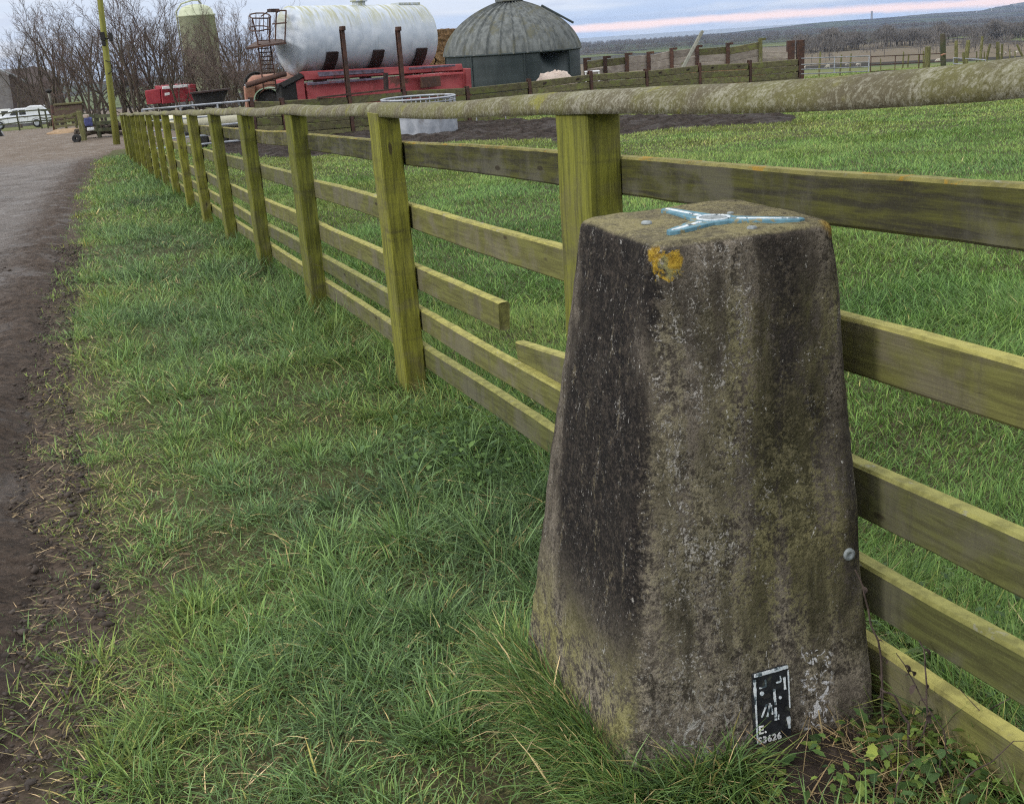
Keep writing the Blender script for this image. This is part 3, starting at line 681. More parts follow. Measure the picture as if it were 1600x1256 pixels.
# ------------------------------------------------------------------ grass
PIL = np.array([0.3699, 2.0462]); PYAW = 0.31044; PTOP = 0.9833
def in_view(x, y, z, mx=0.10, my=0.08):
    P = np.stack([x, y, z - CAMZ], -1); d = P @ _f
    a = 800 + FPX * (P @ _r) / np.maximum(d, 1e-3); b = 628 - FPX * (P @ _u) / np.maximum(d, 1e-3)
    return (d > 0.3) & (a > -1600 * mx - 250 / np.maximum(d, .5)) & (a < 1600 * (1 + mx) + 250 / np.maximum(d, .5)) & (b > -100) & (b < 1256 * (1 + my) + 200)
def blades(name, x, y, length, width, azm, tilt, bend, tint, mat, nseg=3, z0=None, label=None, zoff=0.0):
    n = len(x); z = (G(x, y) if z0 is None else z0) - 0.012 + zoff
    cx = np.cos(azm); sx = np.sin(azm)
    tw = azm + math.pi / 2 + RG.normal(0, 0.5, n); wx, wy = np.cos(tw), np.sin(tw)
    rows = []; ts = []; px = x.copy(); py = y.copy(); pz = z.copy()
    for s in range(nseg + 1):
        fr = s / nseg
        w_ = width * (1 - fr ** 1.6 * 0.75) * 0.5
        if s < nseg:
            rows += [np.stack([px - wx * w_, py - wy * w_, pz], -1), np.stack([px + wx * w_, py + wy * w_, pz], -1)]; ts += [np.full(n, fr)] * 2
        else:
            rows += [np.stack([px, py, pz], -1)]; ts += [np.full(n, 1.0)]
        th = tilt + bend * (s + 0.5) / nseg
        L = length / nseg
        px = px + np.sin(th) * cx * L; py = py + np.sin(th) * sx * L; pz = pz + np.cos(th) * L
    m = 2 * nseg + 1
    V = np.stack(rows, 1).reshape(-1, 3); T = np.stack(ts, 1).ravel()
    b = np.arange(n)[:, None] * m
    Q = np.concatenate([b + np.array([2 * s, 2 * s + 1, 2 * s + 3, 2 * s + 2]) for s in range(nseg - 1)], 0) if nseg > 1 else np.zeros((0, 4), int)
    Tr = b + np.array([2 * nseg - 2, 2 * nseg - 1, 2 * nseg])
    fl = ([Q] if len(Q) else []) + [Tr]
    # keep roots at or above the ground
    o = mesh_np(name, V, fl, mat, {'tint': np.repeat(tint, m), 'along': T})
    tag(o, label, None, None, 'stuff')
    return o
def scatter(x0, x1, y0, y1, dens):
    n = int((x1 - x0) * (y1 - y0) * dens)
    return RG.uniform(x0, x1, n), RG.uniform(y0, y1, n)
def pil_dist(x, y):
    c, s = math.cos(PYAW), math.sin(PYAW); a = x - PIL[0]; b = y - PIL[1]
    return np.maximum(np.abs(c * a + s * b), np.abs(-s * a + c * b))
ACC = {'verge': [], 'field': [], 'straw': []}
def gather(key, *a): ACC[key].append(a)
def verge_zone(y0, y1, dens, wmul, far):
    xs0 = min(float(xedge(y0)), float(xedge(y1))) - 1.3; xs1 = max((FB + FD * ((y0 - FB[1]) / FD[1]))[0], (FB + FD * ((y1 - FB[1]) / FD[1]))[0]) + 0.3
    if y0 < 3: xs1 = 2.0
    x, y = scatter(xs0, xs1, y0, y1, dens)
    # gather part of the blades into tufts
    n = len(x); nt = max(1, int((xs1 - xs0) * (y1 - y0) * 26)); tx, ty = RG.uniform(xs0, xs1, nt), RG.uniform(y0, y1, nt)
    tufted = RG.random(n) < 0.34; ti = RG.integers(0, nt, n)
    ox, oy = RG.normal(0, 0.045, n), RG.normal(0, 0.045, n)
    x = np.where(tufted, tx[ti] + ox, x); y = np.where(tufted, ty[ti] + oy, y)
    az_t = np.arctan2(oy, ox)
    e = x - xedge(y) + 0.30 * (fbm(x * 3, y * 3, 90, 3) - 0.5)
    fs = fence_side(x, y)
    patchy = fbm(x * 1.3 + 7, y * 1.3, 14, 3)
    thin = fbm(x * 4.5 + 7, y * 4.5, 114, 3)
    p = (0.10 * sstep(e, -1.2, -0.3) + 0.90 * sstep(e, -0.42, 0.50)) * (0.72 + 0.40 * sstep(patchy, 0.32, 0.55))
    p = np.where(e < 0.1, p * (0.25 + 0.9 * sstep(thin, 0.46, 0.60)), p)
    p = p * (0.82 + 0.18 * sstep(thin, 0.36, 0.50))
    p = np.maximum(p, 0.80 * sstep(e, 0.25, 0.7))
    ok = (RG.random(n) < p) & (fs < 0.12) & (pil_dist(x, y) > 0.275)
    ds = np.hypot((x - SOIL[0]) / 0.20, (y - SOIL[1]) / 0.12)
    ok &= (ds > 0.85 + 0.5 * RG.random(n))
    if y0 < 3: ok &= ~((x > 0.42) & (y < 1.95) & (RG.random(n) < 0.55 * sstep(x, 0.42, 0.62)))
    z = G(x, y); ok &= in_view(x, y, z)
    x, y, e, fs, tufted, az_t, patchy = [q[ok] for q in (x, y, e, fs, tufted, az_t, patchy)]
    n = len(x)
    near_f = sstep(fs, -0.75, -0.05)
    hgt = (0.048 + 0.050 * sstep(fbm(x * 0.9, y * 0.9, 33, 3), 0.35, 0.65) + 0.035 * near_f) * sstep(e, -0.7, 0.55)
    L = hgt * RG.uniform(0.6, 1.6, n) * np.where(tufted, 1.4, 1.0)
    short = (RG.random(n) < 0.30) & ~tufted; L = np.where(short, L * 0.65, L)
    az = np.where(tufted, az_t + RG.normal(0, 0.5, n), RG.uniform(0, 6.283, n))
    az = np.where(RG.random(n) < 0.25, 3.6 + RG.normal(0, 0.8, n), az)
    tilt = np.abs(RG.normal(0.55, 0.38, n)); bend = RG.uniform(0.3, 1.7, n)
    tint = np.clip(0.24 + 0.85 * (fbm(x * 1.1, y * 1.1, 77, 3) - 0.5) + RG.normal(0, 0.13, n) + 0.22 * (1 - sstep(e, 0.0, 0.8)), 0, 0.82)
    dry = RG.random(n) < (0.16 + 0.20 * (1 - sstep(e, -0.1, 0.7))) * np.where(fbm(x * 2.2, y * 2.2, 99, 2) > 0.46, 1.2, 0.45)
    tint = np.where(dry, RG.uniform(0.80, 1.0, n), tint)
    tilt = np.where(dry, tilt + 0.6, tilt)
    W_ = RG.uniform(0.0024, 0.0048, n) * wmul * np.where(tufted, 1.1, 0.85)
    gather('verge', x, y, L, W_, az, tilt, bend, tint)
verge_zone(1.0, 2.8, 21000, 1.0, 0)
verge_zone(2.8, 4.6, 15500, 1.1, 0)
verge_zone(4.6, 8.0, 6500, 1.35, 0)
verge_zone(8.0, 14.0, 2900, 1.9, 1)
verge_zone(14.0, 22.0, 1600, 3.0, 1)
verge_zone(22.0, 35.5, 600, 4.6, 1)

def field_zone(y0, y1, xr0, xr1, dens, wmul, far):
    x, y = scatter(xr0, xr1, y0, y1, dens)
    n = len(x); fs = fence_side(x, y)
    ok = (fs > 0.02) & (pil_dist(x, y) > 0.30)
    mudq = inside_poly(x + 0.9 * (fbm(x, y, 71, 3) - 0.5), y + 0.9 * (fbm(x, y, 76, 3) - 0.5), MUD1)
    ok &= (~mudq) | (RG.random(n) < 0.02)
    ok &= RG.random(n) < 0.85 + 0.3 * sstep(fbm(x * 2.0, y * 2.0, 214, 3), 0.34, 0.52)
    z = G(x, y); ok &= in_view(x, y, z)
    x, y, fs = x[ok], y[ok], fs[ok]; n = len(x)
    rank = sstep(-fs, -0.7, -0.10)
    tus = sstep(fbm(x * 0.8 + 3, y * 0.8, 53, 4), 0.50, 0.68)
    L = (0.050 + 0.045 * tus + 0.085 * rank) * RG.uniform(0.5, 1.4, n)
    lie = fbm(x * 0.7, y * 0.7, 61, 2) * 12
    az = np.where(RG.random(n) < 0.5, lie + RG.normal(0, 0.7, n), RG.uniform(0, 6.283, n))
    tilt = np.abs(RG.normal(0.38, 0.25, n)) + 0.25 * tus; bend = RG.uniform(0.2, 1.4, n)
    tint = np.clip(0.36 + 0.9 * (fbm(x * 0.5, y * 0.5, 88, 4) - 0.5) + RG.normal(0, 0.13, n) + 0.35 * sstep(y, 7, 26), 0, 0.88)
    dry = RG.random(n) < 0.02 + 0.10 * rank; tint = np.where(dry, RG.uniform(0.86, 1, n), tint)
    gather('field', x, y, L, RG.uniform(0.0024, 0.0046, n) * wmul, az, tilt, bend, tint)
field_zone(1.0, 3.4, 0.8, 3.2, 13000, 1.05, 0)
field_zone(3.4, 6.5, -0.7, 4.8, 9500, 1.3, 0)
field_zone(6.5, 11, -2.5, 7.4, 4200, 1.7, 0)
field_zone(11, 18, -5, 11, 1700, 2.6, 1)
field_zone(18, 28, -8, 16, 620, 4.6, 1)
field_zone(28, 46, -12, 25, 300, 7.0, 1)
field_zone(46, 72, -2, 38, 110, 11.0, 1)
def foot_tufts():
    c, s_ = math.cos(PYAW), math.sin(PYAW); n = 9000
    u = RG.uniform(-0.34, 0.34, n); off = 0.285 + np.abs(RG.normal(0, 0.05, n)); side = RG.random(n)
    la = np.where(side < 0.5, -off, u); lb = np.where(side < 0.5, u, -off)
    keep = ~((side >= 0.5) & (la > -0.09)) ; la, lb = la[keep], lb[keep]; n = len(la)
    x = PIL[0] + c * la - s_ * lb; y = PIL[1] + s_ * la + c * lb
    L = RG.uniform(0.05, 0.19, n); az = np.arctan2(y - PIL[1], x - PIL[0]) + RG.normal(0, 0.9, n)
    tint = np.clip(0.28 + RG.normal(0, 0.16, n), 0, 0.8); dry = RG.random(n) < 0.10; tint = np.where(dry, RG.uniform(0.82, 1, n), tint)
    gather('verge', x, y, L, RG.uniform(0.0025, 0.005, n), az, np.abs(RG.normal(0.3, 0.25, n)), RG.uniform(0.3, 1.8, n), tint)
foot_tufts()
for key, nm, mt in (('verge', 'verge_grass', M_VERGE), ('field', 'field_grass', M_FIELD)):
    A = [np.concatenate(q) for q in zip(*ACC[key])]
    blades(nm, *A, mt, nseg=3, label={'verge': 'tufted uneven grass with straw between muddy lane and green fence', 'field': 'bright green pasture grass beyond the green fence'}[key])
    print(nm, len(A[0]))

# flattened dead blades on the lane edge and by the pillar's foot
def litter():
    out = []
    x, y = scatter(-2.2, 0.1, 1.2, 6.5, 700); e = x - xedge(y)
    ok = (e > -0.7) & (e < 0.9) & (RG.random(len(x)) < np.exp(-(e - 0.1) ** 2 / 0.18)); x, y = x[ok], y[ok]; n = len(x)
    out.append((x, y, RG.uniform(0.03, 0.10, n), RG.uniform(0.0018, 0.0035, n), RG.uniform(0, 6.28, n), RG.uniform(1.2, 1.5, n), RG.uniform(-0.1, 0.5, n), RG.random(n)))
    # straw sheaf at the pillar's left foot and leaf litter at its right foot
    p = on_ground(905, 1085)[:2]; n = 170
    x = p[0] + RG.normal(0, 0.07, n); y = p[1] + RG.normal(0, 0.06, n); q = pil_dist(x, y) > 0.30; x, y = x[q], y[q]; n = len(x)
    out.append((x, y, RG.uniform(0.10, 0.30, n), RG.uniform(0.002, 0.004, n), np.pi + RG.normal(0, 0.9, n) + 0.5, RG.uniform(0.4, 1.2, n), RG.uniform(0.2, 1.5, n), RG.random(n)))
    p = on_ground(1420, 1215)[:2]; n = 800
    x = p[0] + RG.normal(0, 0.13, n); y = p[1] + RG.normal(0, 0.10, n); q = pil_dist(x, y) > 0.29; x, y = x[q], y[q]; n = len(x)
    out.append((x, y, RG.uniform(0.04, 0.17, n), RG.uniform(0.0015, 0.0035, n), RG.uniform(0, 6.28, n), RG.uniform(0.9, 1.5, n), RG.uniform(-0.2, 0.7, n), RG.random(n) * 0.8))
    A = [np.concatenate(q) for q in zip(*out)]
    blades('dead_grass', *A, M_STRAW, nseg=3, zoff=0.016, label='pale straw and dead grass lying at the pillar foot and lane edge')
litter()
# tufts crowding the pillar's foot on the lane side
# bare soil scraped open at the pillar's foot
def soil():
    n = 40; a = np.linspace(0, 2 * np.pi, n, endpoint=False); rs = np.linspace(0, 1, 12)
    A, Rr = np.meshgrid(a, rs); X = SOIL[0] + 0.25 * Rr * np.cos(A) * (1 + 0.3 * np.sin(3 * A)); Y = SOIL[1] + 0.15 * Rr * np.sin(A)
    Z = G(X, Y) + 0.016 * (1 - Rr ** 2) * (0.6 + 1.4 * fbm(X * 30, Y * 30, 5, 3)) - 0.012 * Rr + 0.006
    i = np.arange(11)[:, None] * n; j = np.arange(n)[None]; j2 = (j + 1) % n
    Q = np.stack([i + j, i + n + j, i + n + j2, i + j2], -1).reshape(-1, 4)
    tag(mesh_np('bare_soil', np.stack([X, Y, Z], -1).reshape(-1, 3), [Q], M_SOIL, smooth=True), kind='structure')
soil()

# loose clods and stones on the lane
def clods():
    n = 11000; y = 1.0 + 11.0 * RG.random(n) ** 1.8; off = RG.exponential(0.5, n); x = xedge(y) + 0.15 - off
    ok = in_view(x, y, G(x, y)); x, y, off = x[ok], y[ok], off[ok]; n = len(x)
    r = RG.uniform(0.002, 0.0065, n) * (1 + 1.0 * (RG.random(n) < 0.06)) * (1 + y * 0.06)
    ico = bmesh.new(); bmesh.ops.create_icosphere(ico, subdivisions=1, radius=1.0)
    P = np.array([v.co[:] for v in ico.verts]); F = np.array([[v.index for v in f.verts] for f in ico.faces]); ico.free()
    V = P[None] * (0.35 + 0.95 * RG.random((n, len(P), 1))) * r[:, None, None] * np.stack([RG.uniform(.8, 1.6, n), RG.uniform(.8, 1.4, n), RG.uniform(.4, .9, n)], -1)[:, None]
    a = RG.uniform(0, 6.28, n); ca, sa = np.cos(a)[:, None], np.sin(a)[:, None]
    X = V[..., 0] * ca - V[..., 1] * sa + x[:, None]; Y = V[..., 0] * sa + V[..., 1] * ca + y[:, None]
    Z = V[..., 2] + (G(x, y) + 0.012 + r * 0.3)[:, None]
    Fa = (F[None] + (np.arange(n) * len(P))[:, None, None]).reshape(-1, 3)
    o = mesh_np('clods', np.stack([X, Y, Z], -1).reshape(-1, 3), [Fa], M_CLOD)
    tag(o, 'small brown clods and stones scattered along the muddy lane edge', None, None, 'stuff')
clods()
# ------------------------------------------------------------------ post and rail fence
def fpt(t, z=0.0, off=0.0):
    b = FB + FD * t + FN * off; return Vector((b[0], b[1], z + 0.0455 * t))
fence = empty('post_and_rail_fence', fpt(F0), 'long mossy green post and rail fence with a lichened rounded top rail, one rail snapped', 'fence')
FINV = Matrix.Translation(-fence.location)
Tup = Vector((FD[0], FD[1], 0.0455)).normalized()
def plank(name, L, wd, ht, mat, seed, wob=0.006, n=22, end_cut=None):
    """plank along local X (0..L), width local Y, height local Z, slightly bowed, edges eased"""
    V = []; F = []; rr = random.Random(seed)
    e = 0.006
    ring = [(-wd / 2 + e, -ht / 2), (wd / 2 - e, -ht / 2), (wd / 2, -ht / 2 + e), (wd / 2, ht / 2 - e), (wd / 2 - e, ht / 2), (-wd / 2 + e, ht / 2), (-wd / 2, ht / 2 - e), (-wd / 2, -ht / 2 + e)]
    for i in range(n + 1):
        x = L * i / n
        dy = wob * 2 * (mn.noise(Vector((x * 0.7, seed * 3.1, 0)))); dz = wob * 2 * (mn.noise(Vector((x * 0.7, seed * 5.3, 9))))
        for (y, z) in ring:
            xx = x
            if end_cut and i == n: xx += end_cut * (z / ht) + 0.012 * mn.noise(Vector((y * 60, z * 60, seed)))
            V.append((xx, y + dy + 0.002 * mn.noise(Vector((x * 9, y * 40, seed))), z + dz + 0.0025 * mn.noise(Vector((x * 7, z * 40, seed + 4)))))
    m = 8
    for i in range(n):
        for j in range(m): F.append((i * m + j, i * m + (j + 1) % m, (i + 1) * m + (j + 1) % m, (i + 1) * m + j))
    F.append(tuple(range(m))); F.append(tuple(n * m + j for j in reversed(range(m))))
    b = MB().raw(V, F); return b.build(name, mat, fence)
def orient(o, origin, X, Y, Z):
    M = Matrix((X, Y, Z)).transposed().to_4x4(); M.translation = origin
    o.matrix_parent_inverse = Matrix.Identity(4); o.matrix_basis = FINV @ M
RH = [1.1168, 0.8441, 0.566, 0.3675, 0.2012]
RHT = [0.100, 0.108, 0.108, 0.098, 0.102]
CAPZ = 1.2436
fr = random.Random(4)
fd3 = Vector((FD[0], FD[1], 0)); fn3 = Vector((FN[0], FN[1], 0)); up3 = Vector((0, 0, 1))
PW, PL = 0.10, 0.19
NP = 16
for kx in range(-1, NP):
    t = F0 - kx * FSP + {0: 0.10, 1: 0.19}.get(kx, 0.15)
    lean = Vector((-0.012 + 0.014 * (fr.random() - 0.5), 0.02 * (fr.random() - 0.5), 1)).normalized() if kx >= 0 else up3
    X = (up3 + fd3 * (-0.0173) + fd3 * 0.012 * (fr.random() - 0.5) + fn3 * 0.014 * (fr.random() - 0.5)).normalized()
    yaw = math.radians(fr.uniform(-3, 3))
    Y = (fd3 * math.cos(yaw) + fn3 * math.sin(yaw)); Z = X.cross(Y).normalized(); Y = Z.cross(X)
    o = plank('post', CAPZ + 0.35, PL, PW, M_POST, 100 + kx, 0.003, 26)
    # local X up, Y along the fence, Z across it; field face flush with the rails
    orient(o, fpt(t, -0.35, -PW / 2 - 0.002), X, Y, Z)
for kx in range(-1, NP - 1):
    ta, tb = F0 - kx * FSP, F0 - (kx + 1) * FSP
    for i in range(5):
        a = fpt(ta + 0.004, RH[i] - RHT[i] / 2 + fr.uniform(-0.006, 0.006), 0.022); b = fpt(tb - 0.004, RH[i] - RHT[i] / 2 + fr.uniform(-0.006, 0.006), 0.022)
        if kx == 0: b = fpt(tb - 0.0, RH[i] - RHT[i] / 2, 0.022)
        X = (b - a).normalized(); Yv = Vector((-X.y, X.x, 0)).normalized(); Z = X.cross(Yv)
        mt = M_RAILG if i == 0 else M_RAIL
        L = (b - a).length
        if kx == 0 and i == 2:
            # snapped rail: the far half still level, the near half hanging by the first post
            a2 = fpt(tb, RH[2] - RHT[2] / 2, 0.022); b2 = fpt(tb + 1.33, RH[2] - RHT[2] / 2 + 0.004, 0.022)
            X2 = (b2 - a2).normalized(); Y2 = Vector((-X2.y, X2.x, 0)).normalized()
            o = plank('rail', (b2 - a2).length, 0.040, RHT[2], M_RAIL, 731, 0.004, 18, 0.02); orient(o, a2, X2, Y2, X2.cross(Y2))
            o['label'] = 'snapped rail with its broken end in mid air'
            a3 = fpt(ta + 0.02, 0.44, 0.045); b3 = fpt(-3.66, 0.372, 0.060)
            X3 = (b3 - a3).normalized(); Y3 = Vector((-X3.y, X3.x, 0)).normalized()
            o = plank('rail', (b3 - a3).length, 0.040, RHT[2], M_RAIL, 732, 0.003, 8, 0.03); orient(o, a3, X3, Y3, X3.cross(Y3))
            o['label'] = 'short loose rail stub tilted behind the pillar'
            continue
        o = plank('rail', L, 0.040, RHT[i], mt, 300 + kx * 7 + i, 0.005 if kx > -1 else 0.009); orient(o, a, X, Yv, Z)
# half-round cap, in lengths butted on the posts
def cap_piece(ta, tb, seed):
    n = max(8, int((ta - tb) / 0.05)); V = []; F = []; m = 15
    a = fpt(ta, CAPZ, -PW / 2 + 0.005); b = fpt(tb, CAPZ, -PW / 2 + 0.005)
    X = (b - a).normalized(); Yv = Vector((-X.y, X.x, 0)).normalized(); Z = X.cross(Yv)
    if Z.z < 0: Yv = -Yv; Z = -Z
    L = (b - a).length
    for i in range(n + 1):
        x = L * i / n; t_ = ta + (tb - ta) * i / n
        sag = float(np.interp(t_, [-30, -9.5, -5.05, -2.85, -1.3, -0.65, 0.6], [0, -0.002, -0.010, -0.015, 0.018, 0.046, 0.09])) - 0.010 * math.sin((t_ - F0) / FSP * math.pi) ** 2 + 0.012 * mn.noise(Vector((t_ * 0.5, 3, 1)))
        if t_ < -27: sag += -0.03 * math.sin((t_ + 27) * 0.6) ** 2 + 0.02 * (-(t_ + 27)) / 8
        for j in range(m):
            q = math.pi * j / (m - 1); rr = 1 + 0.05 * mn.noise(Vector((x * 5, q * 2, seed))) + 0.02 * mn.noise(Vector((x * 30, q * 8, seed)))
            V.append((x, -math.cos(q) * 0.056 * rr, sag + math.sin(q) ** 0.85 * 0.052 * rr + (0.004 if 0 < j < m - 1 else 0)))
    for i in range(n):
        for j in range(m - 1): F.append((i * m + j, (i + 1) * m + j, (i + 1) * m + j + 1, i * m + j + 1))
        F.append((i * m + m - 1, (i + 1) * m + m - 1, (i + 1) * m, i * m))
    F.append(tuple(range(m))); F.append(tuple(n * m + j for j in reversed(range(m))))
    o = MB().raw(V, F).build('cap_rail', M_CAP, fence, smooth=True)
    for p in o.data.polygons:
        if len(p.vertices) > 4: p.use_smooth = False
    orient(o, a, X, Yv, Z)
ends = [F0 + FSP + 0.6, F0 - FSP, F0 - 3 * FSP + 0.02, F0 - 5 * FSP, F0 - 7 * FSP, F0 - 9 * FSP, F0 - 11 * FSP, F0 - 13 * FSP, F0 - 15 * FSP - 0.2]
for i in range(len(ends) - 1): cap_piece(ends[i] - (0.003 if i else 0), ends[i + 1], 900 + i)
# a slack strand of wire behind the lower rails
pts = [fpt(F0 + FSP * 1.0 - i * 0.25, 0.34 - 0.13 * (i / 9.0) ** 0.8, 0.09) - fence.location for i in range(10)]
pts = [fpt(F0 + FSP - i * 0.28, 0.27 + 0.02 * math.sin(i * 0.5), 0.10) - fence.location for i in range(9)]
MB().tube(pts, 0.003, 5).build('wire', M_WIRE, fence)

# ------------------------------------------------------------------ trig pillar
def pillar():
    pz0 = PTOP
    root = empty('trig_pillar', (PIL[0], PIL[1], pz0), 'tapered square concrete survey pillar stained black, green and white beside the fence', 'survey pillar', rz=PYAW)
    lx, ly = 0.0355, -0.0174                                     # lean, world metres per metre of height
    c, s = math.cos(PYAW), math.sin(PYAW); lxl, lyl = c * lx + s * ly, -s * lx + c * ly
    H = 1.45; slope = 0.127 / 1.219; rc = 0.045; re = 0.020
    ns, na = 30, 8
    def section(hw, r):
        P = []
        for q in range(4):
            a0 = -math.pi / 2 - math.pi / 4 + q * math.pi / 2
            # side q then corner, counter-clockwise starting on -Y side
            dirs = [(1, 0), (0, 1), (-1, 0), (0, -1)][q]; nr = [(0, -1), (1, 0), (0, 1), (-1, 0)][q]
            for i in range(ns):
                f = -1 + 2 * i / ns; l = (hw - r) * f
                P.append((dirs[0] * l + nr[0] * hw, dirs[1] * l + nr[1] * hw))
            cx_, cy_ = dirs[0] * (hw - r) + nr[0] * (hw - r), dirs[1] * (hw - r) + nr[1] * (hw - r)
            st = math.atan2(nr[1], nr[0])
            for i in range(na):
                a = st + math.pi / 2 * i / na; P.append((cx_ + r * math.cos(a), cy_ + r * math.sin(a)))
        return P
    V = []; m = 4 * (ns + na)
    rings = []
    zs = list(np.linspace(-H, -re, 84))
    for z in zs: rings.append((z, 0.178 - slope * z, rc))
    for q in (0.25, 0.5, 0.75, 1.0):
        a = q * math.pi / 2; rings.append((-re + re * math.sin(a), 0.178 + slope * re * (1 - q) - re * (1 - math.cos(a)), rc * (1 - 0.25 * q)))
    for q in (0.9, 0.75, 0.55, 0.35, 0.15): rings.append((0.0, 0.158 * q, rc * 0.7 * q))
    for z, hw, r in rings:
        for (x, y) in section(hw, r):
            nrm = Vector((x, y, 0.3 * hw)).normalized() if z < -1e-6 else Vector((0, 0, 1))
            p = Vector((x, y, z))
            dsp = 0.006 * mn.noise(p * 5) + 0.0028 * mn.noise(p * 17) + 0.0012 * mn.noise(p * 60)
            if z > -1e-6: dsp *= 0.8
            ed = max(0, 1 - abs(z) / 0.05)
            dsp -= 0.004 * ed * max(0, mn.noise(p * 12))
            p = p + nrm * dsp
            V.append((p.x + lxl * p.z, p.y + lyl * p.z, p.z))
    F = []
    nR = len(rings)
    for i in range(nR - 1):
        for j in range(m): F.append((i * m + j, i * m + (j + 1) % m, (i + 1) * m + (j + 1) % m, (i + 1) * m + j))
    F.append(tuple((nR - 1) * m + j for j in range(m)))
    MB().raw(V, F).build('shaft', M_PILLAR, root, smooth=True)
    # spider plate let into the top
    def arm(p0, p1, w0, w1, z0, z1, mat, name, par):
        d_ = np.array(p1) - np.array(p0); d_ = d_ / np.linalg.norm(d_); n_ = np.array([-d_[1], d_[0]])
        poly = [np.array(p0) - n_ * w0, np.array(p1) - n_ * w1, np.array(p1) + d_ * w1 * 0.7, np.array(p1) + n_ * w1, np.array(p0) + n_ * w0]
        return MB().prism([tuple(q) for q in poly], z0, z1).build(name, mat, par, bevel=0.0012)
    cen = (0.006, -0.032); tips = [(-0.012, 0.122), (-0.108, -0.094), (0.122, -0.134)]
    hubp = [(cen[0] + 0.042 * math.cos(a), cen[1] + 0.042 * math.sin(a)) for a in np.linspace(0, 2 * math.pi, 28, endpoint=False)]
    sp = MB().prism(hubp, -0.006, 0.0050).build('spider_plate', M_BLUEP, root, bevel=0.0015, seg=2)
    for tp in tips:
        d_ = np.array(tp) - np.array(cen); d_ /= np.linalg.norm(d_); st = np.array(cen) + d_ * 0.030
        arm(st, tp, 0.025, 0.0115, -0.006, 0.0046, M_BLUEP, 'arm', sp)
        arm(st + d_ * 0.012, np.array(tp) - d_ * 0.004, 0.0045, 0.0042, 0.0036, 0.0056, M_WHITEC, 'groove', sp)
    ringm = MB().lathe([(0.031, 0.0046), (0.031, 0.0066), (0.026, 0.0066), (0.026, 0.0046)], 32, (cen[0], cen[1], 0)).build('rim', M_WHITEC, sp)
    MB().lathe([(0.0001, 0.0066), (0.014, 0.0064), (0.020, 0.0058), (0.0255, 0.0050)], 28, (cen[0], cen[1], 0)).build('centre_cap', M_LEAD, sp, smooth=True)
    for bx, by, br in ((-0.098, 0.028, 0.010), (0.066, 0.012, 0.007), (0.022, -0.140, 0.009)):
        MB().lathe([(br, -0.002), (br, 0.001), (br * 0.75, 0.003), (0.0001, 0.0038)], 16, (bx, by, 0)).build('stud', M_LEAD, root, smooth=True)
    # flush bracket plate on the front face
    zc = -0.887; xc = 0.0275; wq, hq = 0.077, 0.154
    tl = math.atan(slope)
    yc = -(0.178 - slope * zc)
    pm = Matrix.Translation((xc + lxl * zc, yc + lyl * zc, zc)) @ Matrix.Rotation(math.radians(90), 4, 'X') @ Matrix.Rotation(tl * -1.0, 4, 'X')
    # plate frame: local x right, y up the face, z out
    pl = MB().box((0, 0, 0.002), (wq, hq, 0.012)).build('flush_bracket', M_BLACKP, root, bevel=0.002)
    pl.matrix_basis = pm
    Z0 = 0.0080
    def bit(name, shapes, mat):
        b = MB()
        for sh in shapes: b.prism(sh, Z0 - 0.003, Z0 + 0.0015)
        o_ = b.build(name, mat, pl); return o_
    hw, hh = wq / 2, hq / 2
    def bar(x0, y0, x1, y1, w0, w1=None):
        w1 = w0 if w1 is None else w1
        d_ = np.array([x1 - x0, y1 - y0]); L = np.linalg.norm(d_); d_ /= L; n_ = np.array([-d_[1], d_[0]])
        k_ = max(3, int(L / 0.006)); a = []; b = []
        for i in range(k_ + 1):
            f = i / k_; w_ = (w0 * (1 - f) + w1 * f) * (0.75 + 0.5 * rnd.random())
            p = np.array([x0, y0]) + d_ * L * f; a.append(tuple(p - n_ * w_ / 2)); b.append(tuple(p + n_ * w_ / 2))
        return a + b[::-1]
    bit('border', [bar(-hw + .003, hh - .004, hw - .002, hh - .003, .006), bar(-hw + .0035, hh - .012, -hw + .003, -hh + .012, .0045, .0022), bar(hw - .002, hh - .01, hw - .002, -.01, .002), bar(hw - .011, hh - .022, hw - .010, .030, .0042), bar(hw - .006, -.028, hw - .005, -.052, .007, .005), bar(-.01, -hh + .004, .024, -hh + .006, .004)], M_WHITEC)
    bit('sockets', [bar(-.026, .046, -.012, .046, .003), bar(-.012, .046, -.0125, .060, .003), bar(.010, .048, .020, .048, .003), bar(.020, .048, .0195, .060, .003)], M_WHITEC)
    bit('slot', [[(-.022, .026), (-.016, .022), (-.006, .022), (-.002, .026), (-.006, .031), (-.018, .031)]], M_BLACK)
    bit('stud_mark', [[(-.021 + .0042 * math.cos(a), .034 + .0042 * math.sin(a)) for a in np.linspace(0, 6.28, 10, endpoint=False)], [(.017 + .003 * math.cos(a), .016 + .003 * math.sin(a)) for a in np.linspace(0, 6.28, 8, endpoint=False)]], M_WHITEC)
    bit('broad_arrow', [bar(-.012, .010, -.024, -.014, .0026), bar(-.0055, .010, -.012, -.016, .003), bar(-.003, .006, -.001, -.014, .003)], M_WHITEC)
    bit('upright_mark', [bar(.005, .036, .006, .004, .006, .004), bar(.006, -.002, .0055, -.028, .0045), bar(.012, -.018, .011, -.028, .0022)], M_WHITEC)
